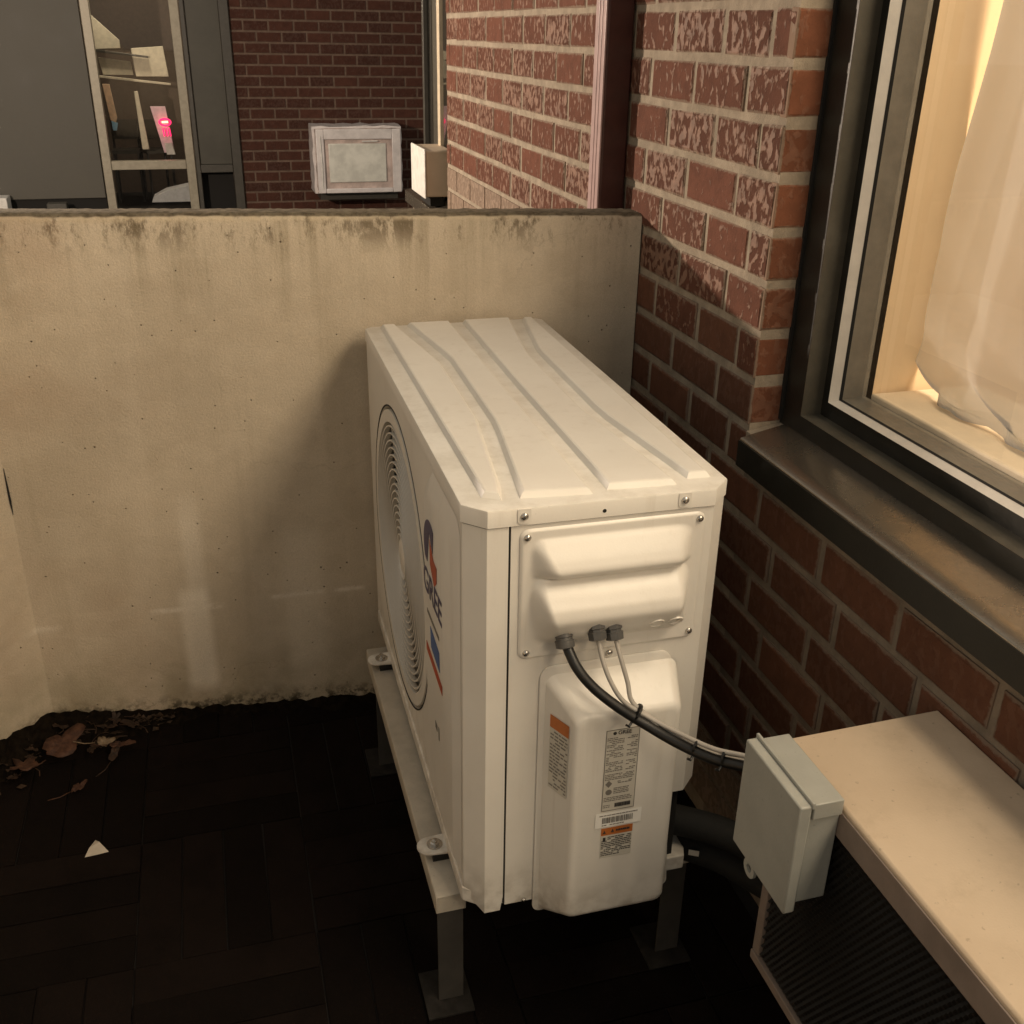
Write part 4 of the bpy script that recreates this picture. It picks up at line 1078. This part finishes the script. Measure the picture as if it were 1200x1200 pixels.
# label with orange head on the sloping left cheek of the cover
pA = Vector((0.1098, -0.0130, 0)); pB = Vector((0.1268, -0.0498, 0)); nrm = Vector((pB.y - pA.y, -(pB.x - pA.x), 0)).normalized()
if nrm.x > 0: nrm = -nrm
def cheek(t0, t1, za, zb_, lift): 
    a = pA.lerp(pB, t0) + nrm * lift; b = pA.lerp(pB, t1) + nrm * lift
    return [(a.x, a.y, za), (b.x, b.y, za), (b.x, b.y, zb_), (a.x, a.y, zb_)]
mm = MB(); mm.add(cheek(0.05, 0.95, 0.555, 0.575, 0.0012), [(0, 1, 2, 3)]); ch = SA(mm, 'caution_label', ORANGE)
mm = MB(); mm.add(cheek(0.05, 0.95, 0.455, 0.5549, 0.0012), [(0, 1, 2, 3)]); SA(mm, 'caution_text_panel', LBL, parent=ch)
mm = MB()
for i in range(17):
    z = 0.5495 - i * 0.0056; t = 0.10
    while t < 0.9:
        e = min(0.92, t + r.uniform(0.08, 0.25))
        if r.random() < 0.85: mm.add(cheek(t, e, z, z + 0.0024, 0.0016), [(0, 1, 2, 3)])
        t = e + 0.04
SA(mm, 'caution_text', INKG, parent=ch)
# emblem, lettering and stickers on the embossed front panel
XE = -0.0089
mm = MB()
P = []
cyy, czz, rr1 = 0.190, 0.727, 0.046
for k in range(17):
    a = math.radians(60 + 150 * k / 16); P.append((cyy - rr1 * math.cos(a), czz + rr1 * math.sin(a)))
P += [(0.2135, 0.700), (0.196, 0.755), (0.172, 0.733)]
mm.loft([[(XE, y, z) for y, z in P], [(XE - 0.0004, y, z) for y, z in P]]); em = SA(mm, 'emblem', LOGOB)
P = [(0.194, 0.745), (0.192, 0.706), (0.165, 0.684), (0.148, 0.698), (0.146, 0.722), (0.168, 0.724)]
mm = MB(); mm.loft([[(XE, y, z) for y, z in P], [(XE - 0.0004, y, z) for y, z in P]]); SA(mm, 'emblem_arrow', LOGOR, parent=em)
text_on('GREE', 0.056, (XE - 0.0002, 0.180, 0.6635), (math.pi / 2, 0, -math.pi / 2), LOGOB, ac, 'maker_name')
mm = MB(); r = random.Random(8); y = 0.222
while y > 0.135:
    e = y - r.uniform(0.004, 0.012); mm.box(XE - 0.0003, XE, e, y, 0.612, 0.619); y = e - 0.002
SA(mm, 'small_lettering', INKG)
P = [(0.200, 0.600), (0.137, 0.592), (0.135, 0.560), (0.196, 0.566)]
mm = MB(); mm.loft([[(XE, y, z) for y, z in P], [(XE - 0.0004, y, z) for y, z in P]]); SA(mm, 'blue_sticker', BLUE)
P = [(0.232, 0.556), (0.118, 0.547), (0.118, 0.532), (0.232, 0.541)]
mm = MB(); mm.loft([[(XE, y, z) for y, z in P], [(XE - 0.0004, y, z) for y, z in P]]); SA(mm, 'red_stripe', LOGOR)
mm = MB(); mm.box(XE - 0.0003, XE, 0.160, 0.174, 0.438, 0.450); mm.box(XE - 0.0003, XE, 0.145, 0.150, 0.432, 0.455); SA(mm, 'small_mark', INKG)
# feet with bolts on the front rail
for yf, ylab in ((0.142, 'n'), (0.684, 'f')):
    mm = MB(); o_ = [(-0.030 + 0.018 * math.cos(a), yf + 0.019 * math.sin(a)) for a in [math.pi / 2 + math.pi * k / 10 for k in range(11)]] + [(0.006, yf - 0.022), (0.006, yf + 0.022)]
    mm.loft([[(x, y, z) for x, y in o_] for z in (0.2335, 0.2375)]); ft = SA(mm, 'mounting_foot', PAINT, bevel=0.001)
    mm = MB(); mm.box(-0.026, 0.004, yf - 0.017, yf + 0.017, 0.218, 0.2330); SA(mm, 'rubber_pad', RUBB, parent=ft)
    mm = MB(); mm.lathe((-0.020, yf, 0.2376), (0, 0, 1), [(0.0125, 0), (0.0125, 0.0015), (0.0075, 0.0016), (0.0075, 0.0055), (0.0045, 0.0062), (0.0043, 0.0095), (0.001, 0.010)], 16); SA(mm, 'bolt', STEEL, smooth=35, parent=ft)
# cable glands
gl = []
for x, z, yy in ((0.121, 0.694, -0.022), (0.162, 0.7035, -0.028), (0.186, 0.699, -0.026)):
    ax = Vector((0.05, -0.45, -0.89)).normalized(); c0 = Vector((x, yy + 0.004, z + 0.010))
    mm = MB(); mm.lathe(c0, ax, [(0.0120, -0.004), (0.0125, 0.008), (0.0108, 0.009), (0.0108, 0.0125), (0.0128, 0.013), (0.0122, 0.022), (0.0080, 0.0235)], 8 if x > 0.15 else 12)
    SA(mm, 'cable_gland', GLAND, smooth=50 if x < 0.15 else 20); gl.append(c0 + ax * 0.020)

# ------------------------------------------------------------------ cables between the glands and the grey box
def cable(pts, rad, mat, label, name='cable', n=12, group=None):
    P = spline(pts, 12); o = MB().tube(P, rad, n).build(name, mat, smooth='all'); tag(o, label, 'cable', group); return o, P
J = Vector((0.297, -0.213, 0.600))
c1, P1 = cable([tuple(gl[0] + Vector((0, 0.003, 0.005))), (0.130, -0.049, 0.667), (0.148, -0.064, 0.643), (0.177, -0.079, 0.618), (0.211, -0.094, 0.595), (0.243, -0.126, 0.583), (0.271, -0.164, 0.583), (0.298, -0.196, 0.590), (0.318, -0.226, 0.598)], 0.0068, RUBB, 'thick black power cable running from the left gland to the grey box')
c2, P2 = cable([tuple(gl[1] + Vector((0, 0.003, 0.005))), (0.166, -0.047, 0.670), (0.174, -0.062, 0.643), (0.189, -0.074, 0.619), (0.218, -0.090, 0.601), (0.247, -0.122, 0.594), (0.273, -0.162, 0.596), (0.299, -0.194, 0.604), (0.319, -0.226, 0.612)], 0.0031, CABW, 'thin pale cable from the middle gland, tied to the black cable')
c3, P3 = cable([tuple(gl[2] + Vector((0, 0.003, 0.005))), (0.191, -0.047, 0.668), (0.196, -0.062, 0.641), (0.200, -0.074, 0.617), (0.224, -0.092, 0.598), (0.250, -0.121, 0.585), (0.279, -0.162, 0.585), (0.304, -0.194, 0.594), (0.322, -0.226, 0.602)], 0.0030, CABW, 'thin pale cable from the right gland, tied to the black cable')
for idx, rad in ((42, 0.0125), (66, 0.0105), (76, 0.0105)):
    c = (P1[idx] + P2[idx] + P3[idx]) / 3; dirn = (P1[idx + 1] - P1[idx - 1]).normalized()
    mm = MB(); mm.lathe(c - dirn * 0.0013, dirn, [(rad, 0), (rad, 0.0026), (rad - 0.0015, 0.0026), (rad - 0.0015, 0)], 14)
    e = c + Vector((-0.4, -0.3, -0.5)).normalized() * rad
    mm.tube([e, e + Vector((-0.006, -0.004, -0.004)), e + Vector((-0.010, -0.004, -0.001))], 0.0018, 6)
    mm.build('zip_tie', RUBB, c1)
# insulated refrigerant lines from the valves to the wall
h1 = MB().tube(spline([(0.315, 0.06, 0.290), (0.345, 0.04, 0.292), (0.40, 0.00, 0.290), (0.45, -0.05, 0.280), (0.50, -0.10, 0.262), (0.545, -0.14, 0.25)], 10), 0.0235, 16).build('refrigerant_hose', FOAM, smooth='all')
tag(h1, 'upper black insulated refrigerant line running from the condenser to the wall', 'hose')
h2 = MB().tube(spline([(0.315, 0.07, 0.235), (0.35, 0.05, 0.235), (0.41, 0.01, 0.225), (0.47, -0.05, 0.205), (0.545, -0.13, 0.19)], 10), 0.022, 16).build('refrigerant_hose', FOAM, smooth='all')
tag(h2, 'lower black insulated refrigerant line, in shadow under the first', 'hose')
mm = MB(); mm.box(-0.008, 0.008, -0.0005, 0.0005, -0.005, 0.005); o = mm.build('hose_tag', LBL, h2); o.location = (0.362, 0.012, 0.247); o.rotation_euler = (0, 0, -0.5)

# ------------------------------------------------------------------ steel stand
st = thing('condenser_stand', 'beige steel stand with rails and flat feet carrying the ivory condenser', 'stand', (0.17, 0.4, GZ), 0.0)
SS = Sub(st)
def rail(xa, xb, ya, yb):
    mm = MB(); zt_, zb_ = 0.2185, 0.186
    prof = [(xa, zb_), (xa, zt_ - 0.002), (xa + 0.002, zt_), (xb - 0.002, zt_), (xb, zt_ - 0.002), (xb, zb_), (xb - 0.003, zb_), (xb - 0.003, zt_ - 0.004), (xa + 0.003, zt_ - 0.004), (xa + 0.003, zb_)]
    mm.loft([[(x, y, z) for x, z in prof] for y in (ya, yb)]); o = SS(mm, 'rail', RAILM, bevel=0.0008)
    mm = MB(); mm.box(xa + 0.0032, xb - 0.0032, ya + 0.0005, ya + 0.003, zb_, zt_ - 0.0045); SS(mm, 'rail_end', RAILM, parent=o)
    return o
rail(-0.036, 0.010, 0.052, 0.755); rail(0.335, 0.381, 0.052, 0.755)
mm = MB(); mm.box(0.012, 0.333, 0.10, 0.13, 0.186, 0.214); SS(mm, 'crossbar', RAILM); mm = MB(); mm.box(0.012, 0.333, 0.66, 0.69, 0.186, 0.214); SS(mm, 'crossbar', RAILM)
for lx in (-0.033, 0.338):
    for ly in (0.058, 0.655):
        mm = MB(); mm.box(lx, lx + 0.040, ly, ly + 0.0035, GZ + 0.005, 0.2135); mm.box(lx + 0.0365, lx + 0.040, ly + 0.0036, ly + 0.038, GZ + 0.005, 0.2135)
        lg = SS(mm, 'leg', GALV, bevel=0.0008)
        mm = MB(); mm.box(lx - 0.022, lx + 0.052, ly - 0.030, ly + 0.060, GZ + 0.0005, GZ + 0.0052); SS(mm, 'foot_plate', RUBB2, bevel=0.001, parent=lg)

# ------------------------------------------------------------------ far side of the courtyard
FY_ = 7.75
fb = thing('far_building', 'brick and glass building across the courtyard beyond the concrete wall', 'building', (0.0, FY_ + 0.2, GZ))
SF = Sub(fb)
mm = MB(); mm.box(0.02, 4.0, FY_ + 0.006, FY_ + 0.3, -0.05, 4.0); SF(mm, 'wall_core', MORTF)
restf = MB()
for k in range(0, 50):
    zc = 0.03 + (k + 0.5) * CH
    x = 0.02 - (0.095 if k % 2 else 0.0)
    while x < 4.0:
        a = max(x, 0.02); b = x + 0.19
        if b - a > 0.03:
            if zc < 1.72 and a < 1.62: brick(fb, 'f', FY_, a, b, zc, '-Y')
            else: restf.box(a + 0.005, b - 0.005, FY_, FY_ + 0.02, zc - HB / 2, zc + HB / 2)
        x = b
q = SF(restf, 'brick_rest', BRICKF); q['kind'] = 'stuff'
print('bricks', nb)
# storefront: grey panel, mullions, glass, dark panel
mm = MB(); mm.box(-5.0, -1.03, FY_ - 0.02, FY_ + 0.02, 0.17, 4.0); SF(mm, 'grey_panel', GREYP, bevel=0.004)
mm = MB(); mm.box(-5.0, -1.03, FY_ + 0.0, FY_ + 0.05, -0.05, 0.165); SF(mm, 'panel_plinth', DARK)
for a, b, mt in ((-1.022, -0.958, STORE), (-0.405, -0.338, STORE), (-0.333, -0.30, STORED), (-0.052, 0.018, STORED)):
    mm = MB(); mm.box(a, b, FY_ - 0.03, FY_ + 0.05, -0.02, 4.0); SF(mm, 'mullion', mt, bevel=0.004)
mm = MB(); mm.box(-0.957, -0.406, FY_ - 0.025, FY_ + 0.045, 0.375, 0.440); SF(mm, 'transom', STORE, bevel=0.004)
mm = MB(); mm.box(-0.299, -0.053, FY_ - 0.025, FY_ + 0.045, 0.345, 0.405); SF(mm, 'transom', STORED, bevel=0.004)
mm = MB(); mm.box(-0.299, -0.053, FY_ - 0.005, FY_ + 0.02, 0.406, 4.0); SF(mm, 'dark_panel', GREYD, bevel=0.003)
mm = MB(); mm.box(-0.299, -0.053, FY_ + 0.10, FY_ + 0.12, -0.02, 0.344); SF(mm, 'vent_opening', DARK)
SG = mat_glass('shop_glass', (0.9, 0.9, 0.88), 0.7)
for za, zb_ in ((-0.02, 0.374), (0.441, 4.0)):
    mm = MB(); mm.add([(-0.957, FY_ + 0.01, za), (-0.406, FY_ + 0.01, za), (-0.406, FY_ + 0.01, zb_), (-0.957, FY_ + 0.01, zb_)], [(0, 1, 2, 3)]); SF(mm, 'shop_pane', SG)
# objects added behind the shop glass, standing for the reflections in it
SHOPW = simple('shop_brown_wall', (0.115, 0.085, 0.065), 0.8); SHOPC = simple('reflection_cream', (0.66, 0.60, 0.47), 0.7); SHOPG = simple('shop_soffit', (0.22, 0.20, 0.15), 0.8)
mm = MB()
mm.add([(-1.4, 9.4, -0.1), (0.0, 9.4, -0.1), (0.0, 9.4, 3), (-1.4, 9.4, 3)], [(0, 1, 2, 3)])
mm.add([(-1.4, 7.85, -0.1), (-1.4, 9.4, -0.1), (-1.4, 9.4, 3), (-1.4, 7.85, 3)], [(0, 1, 2, 3)])
mm.add([(-0.0, 7.85, -0.1), (-0.0, 9.4, -0.1), (-0.0, 9.4, 3), (-0.0, 7.85, 3)], [(0, 1, 2, 3)])
SF(mm, 'shop_wall', SHOPW)
mm = MB(); mm.add([(-1.4, 7.85, 2.2), (0, 7.85, 2.2), (0, 9.4, 2.2), (-1.4, 9.4, 2.2)], [(0, 1, 2, 3)]); SF(mm, 'shop_ceiling', SHOPG)
YI = 8.5
def fx(x): return x
def slab(name, pts, y, th, mat, label, cat):
    mm = MB(); mm.prism(pts, lambda p, q, h: (p, h, q), y, y + th); o = mm.build(name, mat, bevel=0.003)
    tag(o, label, cat); return o
slab('reflection_board', [(-1.03, 1.47), (-0.83, 1.28), (-0.83, 1.22), (-1.02, 1.21)], YI + 0.05, 0.03, SHOPC, 'upper slanted cream board standing for a reflection in the shop glass', 'panel')
slab('reflection_board', [(-1.01, 1.15), (-0.765, 1.12), (-0.755, 1.02), (-0.99, 1.02)], YI + 0.05, 0.03, SHOPC, 'lower left cream board standing for a reflection in the shop glass', 'panel')
slab('reflection_board', [(-0.745, 1.12), (-0.75, 1.22), (-0.50, 1.24), (-0.48, 1.01), (-0.735, 1.01)], YI + 0.05, 0.03, SHOPC, 'right cream board standing for a reflection in the shop glass, beside the post', 'panel')
slab('reflected_beam', [(-1.05, 1.195), (-0.62, 1.15), (-0.62, 1.165), (-0.84, 1.19), (-1.05, 1.215)], YI, 0.04, STORED, 'dark slanted bar standing for a reflected beam in the shop glass', 'beam')
slab('reflected_ledge', [(-1.02, 1.000), (-0.47, 0.945), (-0.47, 0.962), (-1.02, 1.020)], YI, 0.02, SHOPC, 'pale strip standing for a reflected ledge in the shop glass above the sign', 'shelf')
slab('reflected_post', [(-0.755, 0.45), (-0.70, 0.45), (-0.735, 0.90), (-0.765, 0.90)], YI - 0.02, 0.03, SHOPC, 'slim pale post standing for a reflected pole in the middle of the shop glass', 'post')
slab('orange_banner', [(-1.0, 0.955), (-0.945, 0.955), (-0.92, 0.70), (-0.935, 0.66), (-0.975, 0.68)], YI - 0.03, 0.01, simple('banner_orange', (0.90, 0.62, 0.42), 0.6), 'orange vertical banner at the left edge of the shop window', 'banner')
slab('blue_card', [(-0.97, 0.675), (-0.92, 0.66), (-0.935, 0.60), (-0.965, 0.60)], YI - 0.03, 0.01, simple('card_blue', (0.35, 0.62, 0.85), 0.5), 'small light blue card below the orange banner', 'card')
slab('pink_poster', [(-0.655, 0.785), (-0.535, 0.785), (-0.50, 0.42), (-0.585, 0.42)], YI, 0.01, simple('poster_pink', (0.82, 0.60, 0.68), 0.6), 'pink poster behind the neon sign in the shop', 'poster')
slab('white_ledge', [(-0.72, 0.06), (-0.40, 0.06), (-0.41, 0.19), (-0.60, 0.15), (-0.70, 0.10)], YI - 0.3, 0.2, simple('pale_paper', (0.55, 0.56, 0.58), 0.7), 'heap of pale papers low in the shop window', 'papers')
slab('shop_table', [(-0.95, 0.28), (-0.45, 0.30), (-0.45, 0.33), (-0.95, 0.31)], YI, 0.3, STORED, 'dark table top low in the shop window', 'table')
NEON = emit('red_neon', (1.0, 0.02, 0.12), 2.2); NEONY = emit('pink_neon', (1.0, 0.50, 0.30), 3.0)
slab('white_card', [(-0.575, 0.50), (-0.515, 0.50), (-0.495, 0.405), (-0.565, 0.405)], YI - 0.012, 0.008, WHITEP, 'pale card at the foot of the pink poster', 'card')
for k_, (cx_, lab_) in enumerate(((-0.90, 'dark chair at the left behind the shop glass'), (-0.66, 'dark chair by the slim post behind the shop glass'))):
    ct = thing('shop_chair', lab_, 'chair', (cx_, 8.75, 0.0), 0.3 * k_, 'chairs inside the shop')
    mm = MB(); mm.box(-0.11, 0.11, -0.11, 0.11, 0.40, 0.43); mm.build('seat', STORED, ct)
    mm = MB(); mm.box(-0.11, 0.11, 0.09, 0.11, 0.50, 0.66); mm.build('backrest', STORED, ct)
    for qx in (-0.1, 0.1):
        for qy in (-0.1, 0.1):
            mm = MB(); mm.tube([(qx, qy, 0.0), (qx, qy, 0.40 if qy < 0 else 0.64)], 0.010, 6); mm.build('leg', GALV, ct)
nsg = thing('neon_sign', 'small glowing red neon sign in front of the pink poster', 'sign', (-0.55, YI - 0.05, 0.62))
mm = MB(); mm.tube([(0.045 * math.cos(a), 0, 0.045 + 0.026 * math.sin(a)) for a in [2 * math.pi * k / 20 for k in range(21)]], 0.0075, 8); mm.build('neon_ring', NEON, nsg)
mm = MB(); mm.tube([(-0.026, 0, 0.045), (0.026, 0, 0.047)], 0.008, 8); mm.build('neon_bar', NEONY, nsg)
mm = MB()
for q in (-0.022, 0.003, 0.028): mm.tube([(q, 0, 0.0), (q + 0.006, 0, -0.065)], 0.006, 8)
mm.build('neon_stroke', NEON, nsg)
sl_ = thing('shop_fill_lamp', 'small unseen fill lamp added inside the shop behind the glass', 'lamp', (-0.70, 8.15, 2.1))  # added fill, brightens the stand-in objects behind the glass
mm = MB(); mm.lathe((0, 0, 0.02), (0, 0, 1), [(0.09, 0), (0.08, 0.05), (0.02, 0.07)], 16); mm.build('fill_lamp_shade', WHITEP, sl_)
l2 = bpy.data.lights.new('shop_fill_light', 'POINT'); l2.energy = SHOP_FILL_W; l2.color = (1, 0.84, 0.62); l2.shadow_soft_size = 0.08
o2 = bpy.data.objects.new('lamp_bulb', l2); COL.objects.link(o2); o2.parent = sl_; o2.location = (0, 0, -0.05)  # bulb of the added shop fill lamp

# plastic-wrapped window air conditioner on the far wall
CLEAR = simple('clear_plastic_wrap', (0.74, 0.70, 0.69), 0.22, var=0.1, scale=14, bumpd=0.003); FILM = simple('milky_panel', (0.72, 0.72, 0.655), 0.35, var=0.13, scale=12); PINKB = simple('wrapped_cover', (0.58, 0.475, 0.435), 0.35, var=0.25, scale=10)
wa = thing('window_air_conditioner', 'air conditioner wrapped in clear plastic on the far brick wall', 'air conditioner', (0.9, 7.6, 0.20))
SWA = Sub(wa)
ay0 = 7.40
def wrap(mm, x0, x1, y0, y1, z0, z1, seed):
    rr = random.Random(seed); n = 10; rows = []
    for y in (y1, (y0 + y1) / 2, y0):
        ring = []
        for (xa, za, xb, zb2) in ((x0, z0, x1, z0), (x1, z0, x1, z1), (x1, z1, x0, z1), (x0, z1, x0, z0)):
            for k in range(n):
                t = k / n; ring.append((xa + (xb - xa) * t + rr.uniform(-.005, .005), y + rr.uniform(-.006, .006), za + (zb2 - za) * t + rr.uniform(-.006, .006)))
        rows.append(ring)
    mm.loft(rows, True, True, True)
mm = MB(); wrap(mm, 0.555, 1.255, ay0 + 0.07, FY_ - 0.002, 0.205, 0.705, 1); SWA(mm, 'plastic_wrap', CLEAR, smooth=35)
mm = MB(); wrap(mm, 0.575, 1.235, ay0, ay0 + 0.069, 0.215, 0.690, 2); SWA(mm, 'front_cover', PINKB, smooth=35)
mm = MB()
for a in ((0.575, 0.635, 0.215, 0.690), (1.165, 1.235, 0.215, 0.690), (0.636, 1.164, 0.615, 0.690), (0.636, 1.164, 0.215, 0.250)): mm.box(a[0], a[1], ay0 - 0.022, ay0 - 0.004, a[2], a[3])
SWA(mm, 'cover_rim', CLEAR, bevel=0.006)
mm = MB(); mm.box(0.668, 1.118, ay0 - 0.016, ay0 - 0.003, 0.295, 0.585); SWA(mm, 'milky_panel', FILM, bevel=0.008)
mm = MB(); mm.tube([(0.61, ay0 - 0.024, 0.25), (0.612, ay0 - 0.026, 0.45), (0.606, ay0 - 0.024, 0.64)], 0.006, 6); mm.tube([(0.93, ay0 - 0.024, 0.60), (1.05, ay0 - 0.026, 0.602)], 0.006, 6); SWA(mm, 'wrap_crease', WHITEP)
mm = MB(); mm.box(0.60, 1.22, ay0 + 0.10, FY_ - 0.003, 0.15, 0.204); SWA(mm, 'support_bracket', STORED)
# small things at the far left
wbx = MB(); wbx.box(-1.98, -1.705, 7.50, 7.68, GZ, 0.215); o = wbx.build('white_crate', WHITEP, bevel=0.008); tag(o, 'white crate at the left edge beyond the concrete wall', 'crate')
mm = MB(); mm.box(-1.44, -1.30, 7.52, 7.62, GZ, 0.165); mm.box(-1.42, -1.32, 7.50, 7.52, 0.09, 0.13); o = mm.build('floor_valve_box', STORED, bevel=0.006); tag(o, 'small dark utility box at the foot of the grey panel', 'utility box')

# courtyard lamp post out to the left: gives the raking light on the pier
yl = thing('lamp_post', 'short courtyard lamp post with a capped bulb beyond the concrete wall', 'lamp post', (-2.2, 3.0, GZ))
mm = MB(); mm.lathe((0, 0, 0), (0, 0, 1), [(0.07, 0), (0.07, 0.02), (0.03, 0.04), (0.028, 1.36), (0.06, 1.39), (0.05, 1.42)], 16); mm.build('pole', STORED, yl, smooth=40)
mm = MB(); mm.lathe((0, 0, 1.64), (0, 0, 1), [(0.12, 0), (0.10, 0.03), (0.02, 0.06)], 16); mm.build('lamp_cap', STORED, yl)
mm = MB()
for k in range(3):
    a = 2 * math.pi * k / 3 + 2.6; mm.tube([(0.05 * math.cos(a), 0.05 * math.sin(a), 1.41), (0.10 * math.cos(a), 0.10 * math.sin(a), 1.645)], 0.005, 6)
mm.build('cap_strut', STORED, yl)
l3 = bpy.data.lights.new('yard_light', 'POINT'); l3.energy = YARD_LAMP_W; l3.color = (1, 0.80, 0.62); l3.shadow_soft_size = 0.035
o3 = bpy.data.objects.new('lamp_bulb', l3); COL.objects.link(o3); o3.parent = yl; o3.location = (0, 0, 1.525)
